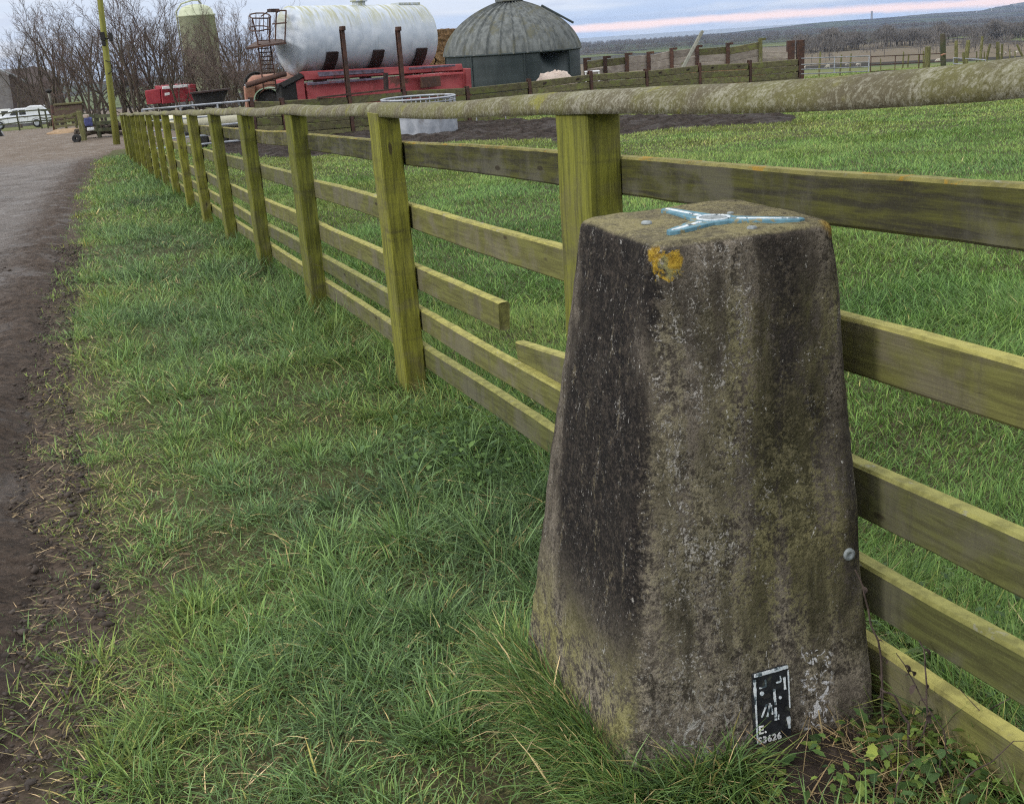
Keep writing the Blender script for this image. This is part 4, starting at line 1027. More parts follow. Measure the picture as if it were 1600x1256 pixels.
    for txt, x0, y0, sz in (('E.', -.033, -.047, .023), ('S3626', -.0345, -.067, .0185)):
        cu = bpy.data.curves.new('lettering', 'FONT'); cu.body = txt; cu.size = sz; cu.extrude = 0.0006; cu.offset = 0.0005; cu.space_character = 1.12
        tmp = bpy.data.objects.new('lettering', cu); COL.objects.link(tmp)
        dg = bpy.context.evaluated_depsgraph_get(); me = bpy.data.meshes.new_from_object(tmp.evaluated_get(dg)); bpy.data.objects.remove(tmp)
        me.materials.clear(); me.materials.append(M_WHITEP)
        lo = bpy.data.objects.new('lettering', me); COL.objects.link(lo); lo.parent = pl; lo.location = (x0, y0, Z0 + 0.0008); lo.rotation_euler = (0, 0, -0.02)
    # lead plug low on the right of the front face
    zq = 0.363 - PTOP; pq = MB().lathe([(0.0001, 0.001), (0.004, 0.001), (0.005, 0.0035), (0.011, 0.004), (0.012, 0.002), (0.0125, -0.004)], 20).build('plug', M_LEAD, root, smooth=True)
    pq.matrix_basis = Matrix.Translation((0.198 + lxl * zq, -(0.178 - slope * zq) + lyl * zq, zq)) @ Matrix.Rotation(math.radians(90), 4, 'X')
pillar()

# ------------------------------------------------------------------ plants at the foot of fence and pillar
def leaf_shape(n=7, wid=0.5, lobes=0.0):
    up = []; 
    for i in range(n + 1):
        f = i / n; w_ = wid * math.sin(math.pi * min(1, f * 0.96 + 0.02)) ** 0.8 * (1 - 0.35 * f)
        if lobes: w_ *= 1 + lobes * math.cos(i * math.pi)
        up.append((f, w_))
    return up
def leaves_mesh(name, items, mat, label=None, cat=None, kind=None, loc=(0, 0, 0), wid=0.5, lobes=0.0, group=None, parent=None):
    """items: (base, dir az, tilt up, length, tint)"""
    V = []; F = []; T = []; Al = []
    sh = leaf_shape(6, wid, lobes)
    for (b, a, tl, L, ti, bend) in items:
        b = Vector(b); base = len(V); side = Vector((-math.sin(a), math.cos(a), 0)); p = b.copy(); th = tl
        for i, (f, w_) in enumerate(sh):
            dr = Vector((math.cos(a) * math.cos(th), math.sin(a) * math.cos(th), math.sin(th)))
            nrm = side.cross(dr)
            V += [tuple(p - side * w_ * L * 0.5 + nrm * -0.10 * w_ * L), tuple(p), tuple(p + side * w_ * L * 0.5 + nrm * -0.10 * w_ * L)]
            T += [ti] * 3; Al += [0.6, 0.8, 0.6]
            p = p + dr * L / 6; th -= bend / 6
        for i in range(6):
            q = base + i * 3
            F += [(q, q + 3, q + 4, q + 1), (q + 1, q + 4, q + 5, q + 2)]
    o = mesh_np(name, np.array(V), [np.array(F)], mat, {'tint': np.array(T), 'along': np.array(Al)}, smooth=True, parent=parent)
    o.location = loc
    tag(o, label, cat, group, kind); return o
def weed(px, py, n, size, label, tints, seed, wid=0.55, hgt=0.06):
    rr = random.Random(seed); p = on_ground(px, py); z = float(G(p[0], p[1]))
    root = empty('broadleaf_weed', (p[0], p[1], z), label, 'weed')
    it = []; sm = MB()
    for i in range(n):
        a = rr.uniform(0, 6.28); h_ = rr.uniform(0.3, 1) * hgt; r_ = rr.uniform(0.003, 0.028)
        b = (r_ * math.cos(a), r_ * math.sin(a), h_)
        sm.tube([(0, 0, -0.01), (b[0] * 0.5, b[1] * 0.5, h_ * 0.6), b], [0.0016, 0.0013, 0.001], 5)
        it.append((b, a + rr.uniform(-0.4, 0.4), rr.uniform(-0.1, 0.6), size * rr.uniform(0.6, 1.15), rr.choice(tints) + rr.uniform(-.08, .08), rr.uniform(0.2, 0.9)))
    leaves_mesh('leaves', it, M_WEED, wid=wid, parent=root)
    sm.build('stems', M_DEAD, root)
weed(1205, 1240, 8, 0.029, 'bright heart-leaved weed against the pillar foot left of the bare soil', (0.55, 0.7), 1, 0.8, 0.028)
weed(1160, 1222, 12, 0.022, 'low clover-like weed at the near bottom corner of the pillar', (0.4, 0.6), 2, 0.7, 0.025)
weed(1335, 1165, 9, 0.028, 'yellow-green seedling at the right bottom corner of the pillar', (0.6, 0.85), 3, 0.6, 0.055)
weed(1395, 1195, 10, 0.028, 'yellowing weed between pillar and lowest rail', (0.55, 0.92), 4, 0.6, 0.07)
weed(1465, 1235, 9, 0.037, 'dark green dock-like weed under the lowest rail', (0.1, 0.4), 5, 0.7, 0.07)
weed(1330, 1250, 12, 0.031, 'green weed at the bottom of the view right of the bare soil', (0.45, 0.65), 6, 0.6, 0.06)
weed(1545, 1250, 9, 0.028, 'green weed in the far bottom right corner of the picture', (0.4, 0.7), 7, 0.6, 0.06)
# dark low cover against the fence left of the pillar
def cover(name, cpx, n, sx, sy, seed, label, tints, size):
    rr = random.Random(seed); p = on_ground(*cpx); it = []
    for i in range(n):
        x = p[0] + rr.gauss(0, sx); y = p[1] + rr.gauss(0, sy)
        if pil_dist(np.array(x), np.array(y)) < 0.29: continue
        z = float(G(x, y)) + rr.uniform(0.01, 0.075)
        it.append(((x, y, z), rr.uniform(0, 6.28), rr.uniform(-0.3, 0.6), size * rr.uniform(0.5, 1.3), rr.choice(tints) + rr.uniform(-.1, .1), rr.uniform(0.2, 1.2)))
    leaves_mesh(name, it, M_WEED, label, None, 'stuff', wid=0.62, lobes=0.18)
cover('leafy_ground_cover', (745, 705), 900, 0.17, 0.26, 3, 'dark crinkled leafy plants low against the fence left of the pillar', (0.05, 0.2, 0.45), 0.034)
cover('base_weeds', (1440, 1215), 330, 0.13, 0.10, 9, 'small mixed seedlings and weeds on the soil between pillar foot and lowest rail', (0.15, 0.4, 0.7), 0.022)
cover('field_weeds', (1510, 1080), 420, 0.22, 0.30, 4, 'mixed low green weeds beyond the lowest rails on the right', (0.2, 0.5, 0.75), 0.035)
# dead stems
def stem(pxs, D0, label, seed, r=0.0022, leaf=True):
    rr = random.Random(seed); p = on_ground(*pxs[0]); D = p[1]
    root = empty('dead_stem', (p[0], p[1], float(G(p[0], p[1]))), label, 'dead plant')
    pts = [np.array(at(a, b, D + D0 * i / max(1, len(pxs) - 1))) for i, (a, b) in enumerate(pxs)]
    pts[0][2] = float(G(p[0], p[1])) - 0.01
    loc = np.array(root.location); q = [tuple(v - loc) for v in pts]
    fine = []
    for i in range(len(q) - 1):
        for f in (0, 0.34, 0.67):
            v = Vector(q[i]).lerp(Vector(q[i + 1]), f); fine.append(tuple(v + Vector((rr.gauss(0, .003), rr.gauss(0, .003), 0)) * (0 if i == 0 and f == 0 else 1)))
    fine.append(q[-1])
    b = MB().tube(fine, [r * (1 - 0.5 * i / len(fine)) for i in range(len(fine))], 5); b.build('stalk', M_DEAD, root)
    if leaf:
        it = []
        for v in fine[3:]:
            if rr.random() < 0.5: it.append((v, rr.uniform(0, 6.28), rr.uniform(-1.2, 0.2), rr.uniform(0.012, 0.03), 0.5, rr.uniform(1, 3)))
        if it:
            o = leaves_mesh('withered_leaves', it, M_DEAD, wid=0.6, parent=root)
stem([(1382, 1150), (1380, 1080), (1372, 1000), (1350, 930), (1336, 890)], 0.03, 'tall dead stem leaning up the right side of the pillar', 1, 0.0026)
stem([(1415, 1190), (1450, 1120), (1448, 1040), (1436, 1000)], 0.05, 'dark dead stem with shrivelled flower head in front of the lowest rail', 2, 0.0022)
stem([(1430, 1200), (1415, 1130), (1395, 1085), (1380, 1075), (1372, 1090)], 0.04, 'thick curled dead stem hooked against the lowest rail', 3, 0.003, False)
stem([(1490, 1235), (1470, 1140), (1430, 1070), (1400, 1020)], 0.12, 'thin dead stem slanting across the two lowest rails', 4, 0.0016)
def twigs(name, specs, label, seed):
    rr = random.Random(seed); b = MB()
    for (pa, n, sx, H) in specs:
        g = on_ground(*pa)
        for i in range(n):
            x, y = g[0] + rr.gauss(0, sx), g[1] + rr.gauss(0, sx); z = float(G(x, y)); pts = [(x, y, z - 0.01)]; a = rr.uniform(0, 6.28); L = H * rr.uniform(0.5, 1.3); lean = rr.uniform(0.1, 0.9)
            for j in range(1, 6):
                f = j / 5; a += rr.gauss(0, 0.25)
                pts.append((x + math.cos(a) * lean * L * f, y + math.sin(a) * lean * L * f, z + L * f * (1 - 0.25 * f * lean)))
            b.tube(pts, [0.0018, 0.0016, 0.0014, 0.0011, 0.0008, 0.0005], 4)
            if rr.random() < 0.6:
                m = pts[3]; b.tube([m, (m[0] + rr.gauss(0, .05), m[1] + rr.gauss(0, .05), m[2] + rr.uniform(0, .06))], [0.0009, 0.0005], 4)
    tag(b.build(name, M_DEAD), label, None, None, 'stuff')
twigs('dead_twigs', [((720, 590), 10, 0.10, 0.30), ((560, 480), 12, 0.16, 0.34), ((470, 440), 12, 0.2, 0.35), ((790, 600), 6, 0.08, 0.22), ((420, 395), 10, 0.25, 0.3), ((1450, 1180), 8, 0.10, 0.18)], 'thin dead twiggy weeds growing through the lower fence rails', 8)
# ------------------------------------------------------------------ farmyard beyond the fence
def gz(x, y): return float(G(np.array(float(x)), np.array(float(y))))
def V3(p): return Vector((float(p[0]), float(p[1]), float(p[2])))
def base_at(px, py, D):
    p = at(px, py, D); return Vector((p[0], p[1], gz(p[0], p[1])))
def topz(px, py, D): return float(at(px, py, D)[2])

# --- sleeper wall with steel posts
WA = Vector((-8.6, 35.2)); WB = Vector((12.4, 48.0)); wdv = (WB - WA).normalized(); wn = Vector((-wdv.y, wdv.x))
WL = (WB - WA).length
wall = empty('sleeper_wall', (WA.x, WA.y, gz(WA.x, WA.y)), 'low wall of mossy railway sleepers held between rusty steel posts across the field edge', 'retaining wall')
def wp(s, z, off=0.0):
    q = WA + wdv * s + wn * off; return Vector((q.x, q.y, z))
def wall_dist_px(px, py):           # distance along the wall seen at a pixel column
    d = ray(px, py); a, b = d[0] / d[1], 1.0
    # (WA + s*wdv) = D*(a,1)
    s = (WA.x - a * WA.y) / (a * wdv.y - wdv.x); return s
post_px = [(392, 158), (440, 157), (545, 150), (630, 143), (729, 137), (826, 127), (922, 116), (1009, 110), (1092, 102), (1171, 98), (1248, 92)]
ps = [wall_dist_px(*p) for p in post_px]
pz = [topz(px, py, (WA + wdv * s).y) for (px, py), s in zip(post_px, ps)]
wr = random.Random(9)
def tall(i): return {0: 0.10, 2: 2.05, 3: 1.95}.get(i, wr.uniform(0.04, 0.12))
for i, (s, z) in enumerate(zip(ps, pz)):
    g = wp(s, 0).xy; zb = gz(g.x, g.y) - 0.3; zt_ = z + tall(i)
    b = MB(); hgt = zt_ - zb; c = (zt_ + zb) / 2
    M = Matrix(((wdv.x, wn.x, 0), (wdv.y, wn.y, 0), (0, 0, 1)))
    for off, sz in ((-0.075, (0.115, 0.014)), (0.075, (0.115, 0.014))): b.box(wp(s, c, off) - wall.location, (sz[0], sz[1], hgt), M)
    b.box(wp(s, c, 0) - wall.location, (0.012, 0.134, hgt), M)
    o = b.build('steel_post', M_RUST, wall)
    if i in (2, 3):
        MB().box(wp(s, zt_ + 0.02, -0.06) - wall.location, (0.15, 0.2, 0.14), M).build('bracket', M_RUST, wall, bevel=0.02)
for i in range(len(ps) - 1):
    s0, s1 = ps[i] + 0.05, ps[i + 1] - 0.05
    zl, zr = pz[i], pz[i + 1]
    if i == 3: zl, zr = pz[3] + 0.02, pz[4] + 0.02
    nrow = 5 if i < 5 else 5
    for rI in range(nrow):
        h_ = 0.235
        a = wp(s0 + wr.uniform(0, .05), zl - 0.02 - (rI + 0.5) * (h_ + 0.012) + wr.uniform(-.012, .012), wr.uniform(-.012, .012)) - wall.location
        b_ = wp(s1 - wr.uniform(0, .05), zr - 0.02 - (rI + 0.5) * (h_ + 0.012) + wr.uniform(-.012, .012), wr.uniform(-.012, .012)) - wall.location
        m = MB().beam(a, b_, 0.125, h_)
        o = m.build('sleeper', M_SLEEPER, wall, bevel=0.016)
        if rI == 0 and i in (5, 7, 8):
            for f in (0.22, 0.78):
                q = a.lerp(b_, f) + Vector((-wn.x, -wn.y, 0)) * 0.066
                MB().box(q, (0.10, 0.01, 0.07), M).box(q + Vector((0.07, 0, 0.02)), (0.05, 0.012, 0.05), M).build('bolt_plate', M_DKBROWN, wall)
# steel channel on top of one bay
MB().beam(wp(ps[2] - 1.1, pz[2] + 0.03, -0.02) - wall.location, wp(ps[3] - 0.06, pz[3] + 0.10, -0.02) - wall.location, 0.16, 0.05).build('steel_channel', M_RUST, wall)

# --- clamp wall behind, boards between rusty posts
CA = at(912, 100, 53.0); CB_ = at(1246, 80, 57.0)
clamp = empty('board_wall', (CA[0], CA[1], gz(CA[0], CA[1])), 'tall weathered board wall with rusty posts behind the right end of the sleeper wall', 'wall')
cpx = [(914, 93), (945, 90), (979, 85), (1013, 83), (1049, 77), (1089, 73), (1137, 69), (1188, 62), (1243, 64)]
cpts = []
for (px, py) in cpx:
    D = 53 + (px - 912) / (1246 - 912) * 4; p = at(px, py, D); cpts.append(Vector(p))
for i, p in enumerate(cpts):
    zb = gz(p.x, p.y) - 0.3; wdt = 0.34 if i == 8 else 0.18
    if i == 8:
        for dx_ in (-0.24, 0.24): MB().box((p.x + dx_ - clamp.location.x, p.y - clamp.location.y, (p.z + 0.02 + zb) / 2 - clamp.location.z), (0.36, 0.25, p.z + 0.02 - zb)).build('steel_post', M_RUST, clamp, bevel=0.01)
    else:
        b = MB(); b.box((p.x - clamp.location.x, p.y - clamp.location.y, (p.z + 0.05 + zb) / 2 - clamp.location.z), (0.16, 0.2, p.z + 0.05 - zb)); b.box((p.x + 0.14 - clamp.location.x, p.y + 0.07 - clamp.location.y, p.z + 0.0 - clamp.location.z), (0.28, 0.05, 0.1)); b.build('steel_post', M_RUST if i != 7 else M_STAKE, clamp)
for i in range(8):
    a, b_ = cpts[i], cpts[i + 1]; dz = 0.62 if i in (6,) else 0.30
    for rI in range(7):
        za = a.z - 0.10 - 0.16 - rI * 0.335 + (0.0 if i != 7 else -0.45); zb_ = b_.z - 0.10 - 0.16 - rI * 0.335 + (0.0 if i != 7 else -0.42)
        if i == 6: za -= 0.05
        p0 = Vector((a.x + 0.08, a.y + 0.05, za + wr.uniform(-.03, .03))) - clamp.location; p1 = Vector((b_.x - 0.08, b_.y + 0.05, zb_ + wr.uniform(-.03, .03))) - clamp.location
        MB().beam(p0, p1, 0.09, 0.32).build('board', M_SLEEPER if (rI == 0 and i in (0, 1, 5, 6)) else M_BOARD, clamp, bevel=0.012)
# leaning plank and trampled silage behind the front wall
pa, pb = at(1066, 108, 49.5), at(1097, 50, 50.5); a_, b_ = Vector(pa), Vector(pb); dd = (b_ - a_).normalized(); a_ = a_ - dd * 1.6
pl = empty('leaning_plank', tuple(a_), 'pale plank leaning up against the board wall', 'plank')
MB().beam(Vector((0, 0, 0)), b_ - a_, 0.12, 0.22, (0, 1, 0)).build('plank_board', M_GREYW, pl, bevel=0.012)
def lump(name, c, size, mat, label, cat, seed, n=26, amp=0.18, flat=0.5):
    V = []; F = []; 
    for i in range(n + 1):
        th = math.pi * i / n
        for j in range(2 * n):
            ph = math.pi * j / n; p = Vector((math.sin(th) * math.cos(ph), math.sin(th) * math.sin(ph), math.cos(th)))
            r = 1 + amp * (mn.noise(p * 1.8 + Vector((seed, 0, 0))) + 0.6 * mn.noise(p * 4.5 + Vector((seed, 3, 0))) + 0.35 * mn.noise(p * 10 + Vector((seed, 7, 0))))
            V.append((p.x * r * size[0], p.y * r * size[1], max(p.z, -0.3) * r * size[2]))
    for i in range(n):
        for j in range(2 * n): F.append((i * 2 * n + j, (i + 1) * 2 * n + j, (i + 1) * 2 * n + (j + 1) % (2 * n), i * 2 * n + (j + 1) % (2 * n)))
    o = MB().raw(V, F).build(name, mat, None, smooth=True); o.location = c
    return tag(o, label, cat)
q = base_at(1100, 110, 51); q.z = topz(1090, 97, 53) - 1.5
lump('straw_heap', tuple(q), (3.2, 1.3, 1.15), M_STRAWB, 'heap of brown straw between the sleeper wall and the board wall', 'straw heap', 3, amp=0.35)
q = Vector(at(868, 125, 45.0)); lump('fibre_sack', (q.x, q.y, q.z - 0.75), (0.95, 0.6, 1.05), M_BAG, 'crumpled pale sack showing over the wall in front of the grain bin', 'sack', 5, amp=0.22)
q = Vector(at(925, 112, 49.0)); bq = empty('white_bench', tuple((q.x, q.y, gz(q.x, q.y))), 'small white table behind the sleeper wall right of the grain bin', 'table')
hz = q.z - bq.location.z
MB().box((0, 0, hz), (0.62, 0.5, 0.05)).build('top', M_WHITEP, bq, bevel=0.01)
for sx in (-.27, .27):
    for sy in (-.2, .2): MB().tube([(sx, sy, -0.02), (sx, sy, hz - 0.025)], 0.022, 6).build('leg', M_WHITEP, bq)

# --- white tank
TA, TB = Vector(at(453, 65, 39.0)), Vector(at(657, 58, 42.2)); TX = (TB - TA); TLn = TX.length; TX.normalize()
TXh = Vector((TX.x, TX.y, 0)).normalized(); TYv = Vector((-TXh.y, TXh.x, 0)); TZ = TX.cross(TYv)
TYv = TZ.cross(TX)
TR = 1.10
tank = empty('storage_tank', tuple((TA + TB) / 2), 'large horizontal white tank with green stains, caged ladder and dark supports', 'tank')
TM = Matrix((TX, TYv, TZ)).transposed().to_4x4()
def tk(o): o.matrix_basis = TM; return o
prof = [(0.0001, -TLn / 2 - 0.26), (0.35, -TLn / 2 - 0.24), (0.70, -TLn / 2 - 0.17), (0.95, -TLn / 2 - 0.07), (1.05, -TLn / 2 - 0.01), (TR, -TLn / 2 + 0.05), (TR, -TLn / 6), (TR, TLn / 6), (TR, TLn / 2 - 0.05), (1.05, TLn / 2 + 0.01), (0.95, TLn / 2 + 0.07), (0.70, TLn / 2 + 0.17), (0.0001, TLn / 2 + 0.26)]
toX = Matrix(((0, 0, 1), (0, 1, 0), (-1, 0, 0)))
sh = MB().lathe(prof, 64, M=toX).build('shell', M_TANK, tank, smooth=True); tk(sh)
# welded seams
for xs in (-TLn / 6, TLn / 6):
    tk(MB().lathe([(TR + 0.001, xs - 0.02), (TR + 0.008, xs - 0.01), (TR + 0.008, xs + 0.01), (TR + 0.001, xs + 0.02)], 64, M=toX).build('weld_seam', M_TANK, tank, smooth=True))
# dark saddle supports on the near flank
for xs in (-TLn / 2 + 0.95, -TLn / 2 + 2.75, TLn / 2 - 0.70):
    w2 = 0.21; a0, a1 = math.radians(-138), math.radians(-28); b = MB(); n = 14; vs = []; fs = []
    # angle measured in local YZ, -Y towards the camera
    for i in range(n + 1):
        a = math.radians(200) + (math.radians(340) - math.radians(200)) * i / n
        for r_ in (TR + 0.012, TR + 0.09):
            for xx in (xs - w2, xs + w2): vs.append((xx, r_ * math.cos(a), r_ * math.sin(a)))
    for i in range(n):
        q0 = i * 4; q1 = q0 + 4
        fs += [(q0, q0 + 1, q1 + 1, q1), (q0 + 2, q1 + 2, q1 + 3, q0 + 3), (q0, q1, q1 + 2, q0 + 2), (q0 + 1, q0 + 3, q1 + 3, q1 + 1)]
    fs += [(0, 2, 3, 1), (n * 4, n * 4 + 1, n * 4 + 3, n * 4 + 2)]
    tk(b.raw(vs, fs).build('saddle_support', M_DKBROWN, tank))
# legs from saddles down into the yard
for xs in (-TLn / 2 + 0.95, -TLn / 2 + 2.75, TLn / 2 - 0.70):
    lw = (TA + TB) / 2 + TX * xs; zb = gz(lw.x, lw.y) - 0.05 - lw.z
    o = MB().box((0, 0.1, (zb - TR + 0.1) / 2), (0.3, 1.2, zb * -1 - TR + 0.1)).build('leg', M_DKBROWN, tank)
    o.matrix_basis = Matrix.Translation(TX * xs)
# manhole
mh = tk(MB().lathe([(0.22, TR - 0.05), (0.22, TR + 0.10), (0.30, TR + 0.11), (0.30, TR + 0.15), (0.0001, TR + 0.17)], 20, (0.15, 0, 0)).build('manhole', M_TANK, tank))
hd = MB().tube([(0.15, 0, TR + 0.16), (0.15, 0, TR + 0.42)], 0.03, 6).tube([(-0.05, 0, TR + 0.24), (0.4, 0, TR + 0.27)], 0.025, 6).build('valve', M_RUST, mh)
tk(MB().box((TLn / 2 - 0.55, 0, TR + 0.015), (0.9, 0.5, 0.07)).build('top_plate', M_TANK, tank))
# ladder, cage, platform at the left end
def tl(px, py, D): return TM.inverted() @ (Vector(at(px, py, D + 2.0)) - tank.location)
D0 = 36.2
plq = MB(); P = [tl(384, 75, 35.6), tl(447, 66, 35.6), tl(438, 60, 37.4), tl(398, 66, 37.4)]
cz = [p + Vector((0, 0, -0.06)) for p in P]
tk(MB().raw([*P, *cz], [(0, 1, 2, 3), (7, 6, 5, 4), (0, 4, 5, 1), (1, 5, 6, 2), (2, 6, 7, 3), (3, 7, 4, 0)]).build('platform', M_RUST, tank))
def pipe(name, seq, r=0.022): 
    tk(MB().tube([tl(*q) for q in seq], r, 6).build(name, M_RUST, tank))
b = MB()
for seq in ([(430, 64, 35.6), (432, 17, 35.6)], [(445, 66, 35.6), (447, 17, 35.6)], [(437, 60, 37.4), (438, 18, 37.4)], [(432, 17, 35.6), (447, 17, 35.6)], [(426, 38, 36.8), (447, 36, 35.6)], [(447, 17, 35.6), (421, 17, 36.6)], [(420, 15, 36.5), (434, 20, 36.5)]):
    b.tube([tl(*q) for q in seq], 0.024, 6)
tk(b.build('guard_rail', M_RUST, tank))
tk(MB().box(tl(427, 17, 36.3), (0.30, 0.28, 0.10)).build('stop_plate', M_DKBROWN, tank))
b = MB()
for seq in ([(394, 28, 35.8), (402, 62, 35.8), (412, 140, 35.8)], [(421, 28, 36.4), (421, 62, 36.4), (432, 140, 36.4)]):
    b.tube([tl(*q) for q in seq], 0.024, 6)
for i in range(13):
    f = i / 12; b.tube([tl(402 + 10 * f, 64 + 76 * f, 35.8), tl(420 + 11 * f, 63 + 76 * f, 36.4)], 0.016, 5)
tk(b.build('ladder', M_RUST, tank))
b = MB()
def hoop(cy_, dip):
    c = [(389, cy_, 35.9), (391, cy_ - 3, 36.6), (400, cy_ - 5, 37.0), (412, cy_ - 5, 37.0), (420, cy_ - 3, 36.6), (423, cy_ + 1, 36.0), (418, cy_ + 3 - dip, 35.4), (405, cy_ + 3, 35.1), (394, cy_ + 3, 35.3), (389, cy_, 35.9)]
    return [tl(*q) for q in c]
h1, h2 = hoop(26, 0), hoop(46, 3)
b.tube(h1, 0.022, 6); b.tube(h2, 0.020, 6)
for i in range(0, 9): b.tube([h1[i], h2[i], h2[i] + (h2[i] - h1[i]) * 0.45], 0.014, 5)
b.tube([tl(408, 26, 36.0), tl(421, 17, 36.4)], 0.02, 5)
tk(b.build('ladder_cage', M_RUST, tank))
# tall braces of the front wall are the two brown posts; outlet pipe of the tank
b = MB(); 
b.tube([tl(446, 116, 36.0), tl(440, 117, 35.9), tl(385, 134, 35.2)], 0.085, 10); 
tk(b.build('outlet_pipe', M_RUST, tank, smooth=True))

# --- red trailers under the tank
DSH = 2.0
def slab_between(pxs, D0, D1, thick, back):
    """solid whose front face passes through four pixels TL,TR,BR,BL at depths D0 (left) and D1 (right)"""
    Ds = (D0 + DSH, D1 + DSH, D1 + DSH, D0 + DSH); f = [Vector(at(px, py, D)) for (px, py), D in zip(pxs, Ds)]
    n = (f[1] - f[0]).cross(f[3] - f[0]).normalized()
    if n.y < 0: n = -n
    g = [p + n * back for p in f]
    return f, g
def solid(name, pxs, D0, D1, back, mat, parent, bevel=0.02):
    f, g = slab_between(pxs, D0, D1, 0, back); o = parent.location
    vs = [p - o for p in f + g]
    return MB().raw(vs, [(0, 1, 2, 3), (7, 6, 5, 4), (0, 4, 5, 1), (1, 5, 6, 2), (2, 6, 7, 3), (3, 7, 4, 0)]).build(name, mat, parent, bevel=bevel)
p = base_at(600, 150, 39.6); red = empty('red_trailer', tuple(p), 'long faded red trailer body with rusty patches under the white tank', 'trailer')
solid('side_panel', [(478, 131), (727, 112), (730, 150), (484, 170)], 36.25, 39.6, 1.7, M_RED, red)
solid('top_rail', [(472, 112), (722, 100), (724, 110), (477, 126)], 36.15, 39.5, 0.25, M_RED, red)
solid('top_edge', [(497, 113), (600, 108), (600, 114), (500, 120)], 36.2, 37.6, 0.06, M_REDDK, red, 0.01).location = Vector((0, -0.05, 0))
solid('top_edge', [(640, 106), (712, 101), (712, 104), (640, 110)], 38.1, 39.2, 0.06, M_REDDK, red, 0.01).location = Vector((0, -0.05, 0))
solid('lower_ledge', [(482, 130), (604, 121), (604, 124), (482, 134)], 36.1, 37.7, 0.10, M_REDDK, red, 0.01).location = Vector((0, -0.07, 0))
solid('lower_ledge', [(625, 120), (724, 113), (724, 116), (625, 124)], 37.9, 39.4, 0.10, M_RED, red, 0.01).location = Vector((0, -0.07, 0))
solid('end_pillar', [(458, 124), (475, 122), (480, 172), (466, 174)], 36.0, 36.2, 1.6, M_RED, red)
solid('end_pillar', [(728, 107), (736, 107), (738, 150), (730, 150)], 39.4, 39.6, 1.2, M_RED, red)
solid('gap_strip', [(603, 114), (607, 114), (608, 142), (604, 142)], 37.4, 37.5, 0.12, M_DKBROWN, red, 0.005).location = Vector((0, -0.10, 0))
solid('rust_patch', [(658, 121), (688, 119), (689, 135), (658, 138)], 38.25, 38.7, 0.05, M_RUST, red, 0.004).location = Vector((0, -0.02, 0))
for wx in (520, 680):
    D = 38.9 + (wx - 480) / 245 * 3.4; q = base_at(wx, 160, D + 0.7) - red.location
    MB().lathe([(0.0001, -0.15), (0.45, -0.15), (0.5, -0.1), (0.5, 0.1), (0.45, 0.15), (0.0001, 0.15)], 20, q + Vector((0, 0, 0.5)), M=Matrix(((1, 0, 0), (0, 0, 1), (0, 1, 0)))).build('wheel', M_BLACK, red)
# black rubber hood left of it
p = base_at(450, 160, 36.3); hood = empty('black_hopper', tuple(p), 'black hopper with a folded lid between the rusty tanker and the red trailer', 'hopper')
solid('hopper_body', [(438, 132), (462, 126), (468, 176), (446, 178)], 35.8, 36.0, 0.9, M_BLACK, hood)
solid('lid', [(437, 130), (470, 114), (476, 120), (444, 137)], 35.7, 36.1, 0.8, M_BLACK, hood)

# --- rusty orange slurry tanker
p = base_at(415, 150, 40.5); sl = empty('slurry_tanker', tuple(p), 'rusty orange slurry tanker with pale green mudguard left of the red trailer', 'slurry tanker')
c0 = Vector(at(396, 143, 40.4)) - p; c1 = Vector(at(462, 136, 41.5)) - p; ax = (c1 - c0).normalized(); ql = ax.to_track_quat('Z', 'Y').to_matrix()
Lb = (c1 - c0).length
MB().lathe([(0.0001, -0.12), (0.3, -0.08), (0.46, 0.0), (0.52, 0.10), (0.52, Lb - 0.1), (0.45, Lb), (0.0001, Lb + 0.1)], 32, c0, M=ql).build('barrel', M_ORANGE, sl, smooth=True)
mg = []; 
b = MB(); cc = Vector(at(421, 156, 39.6)) - p; vs = []; fs = []
n = 16
for i in range(n + 1):
    a = math.radians(178 - 176 * i / n)
    for r_ in (0.42, 0.46):
        for yy in (-0.35, 0.3): vs.append((cc.x + r_ * math.cos(a) * 1.0, cc.y + yy, cc.z + 0.02 + r_ * math.sin(a) * 0.85))
for i in range(n):
    q0 = i * 4; q1 = q0 + 4; fs += [(q0, q1, q1 + 1, q0 + 1), (q0 + 2, q0 + 3, q1 + 3, q1 + 2), (q0, q0 + 2, q1 + 2, q1), (q0 + 1, q1 + 1, q1 + 3, q0 + 3)]
fs += [(0, 1, 3, 2), (n * 4, n * 4 + 2, n * 4 + 3, n * 4 + 1)]
b.raw(vs, fs).build('mudguard', M_PGREEN, sl, smooth=False)
MB().lathe([(0.0001, -0.16), (0.33, -0.16), (0.39, -0.1), (0.39, 0.1), (0.33, 0.16), (0.0001, 0.16)], 24, cc + Vector((0, 0.0, -0.06)), M=Matrix(((1, 0, 0), (0, 0, 1), (0, 1, 0)))).build('wheel', M_BLACK, sl, smooth=False)
MB().tube([Vector(at(*q)) - p for q in ((383, 133, 39.8), (384, 124, 39.9), (390, 117, 40.0), (398, 114, 40.1), (405, 115, 40.2))], 0.05, 8).build('hose', M_BLACK, sl, smooth=True)
solid('front_frame', [(382, 136), (398, 132), (402, 172), (386, 176)], 37.7, 37.8, 0.4, M_ORANGE, sl)
MB().tube([Vector(at(383, 135, 39.6)) - p, Vector(at(398, 129, 39.7)) - p], 0.06, 8).build('coupling', M_GALV, sl)

DSH = 0.0
# --- grain bin
p = base_at(803, 120, 52.0); RB = 2.98
bin_ = empty('grain_bin', tuple(p), 'round grey grain bin with ribbed domed roof, dark wall and a torn dent', 'grain bin')
zr = topz(803, 81, 52) - p.z; za = topz(800, 0, 52) - p.z
n = 96; vs = []; fs = []; nz_ = 24
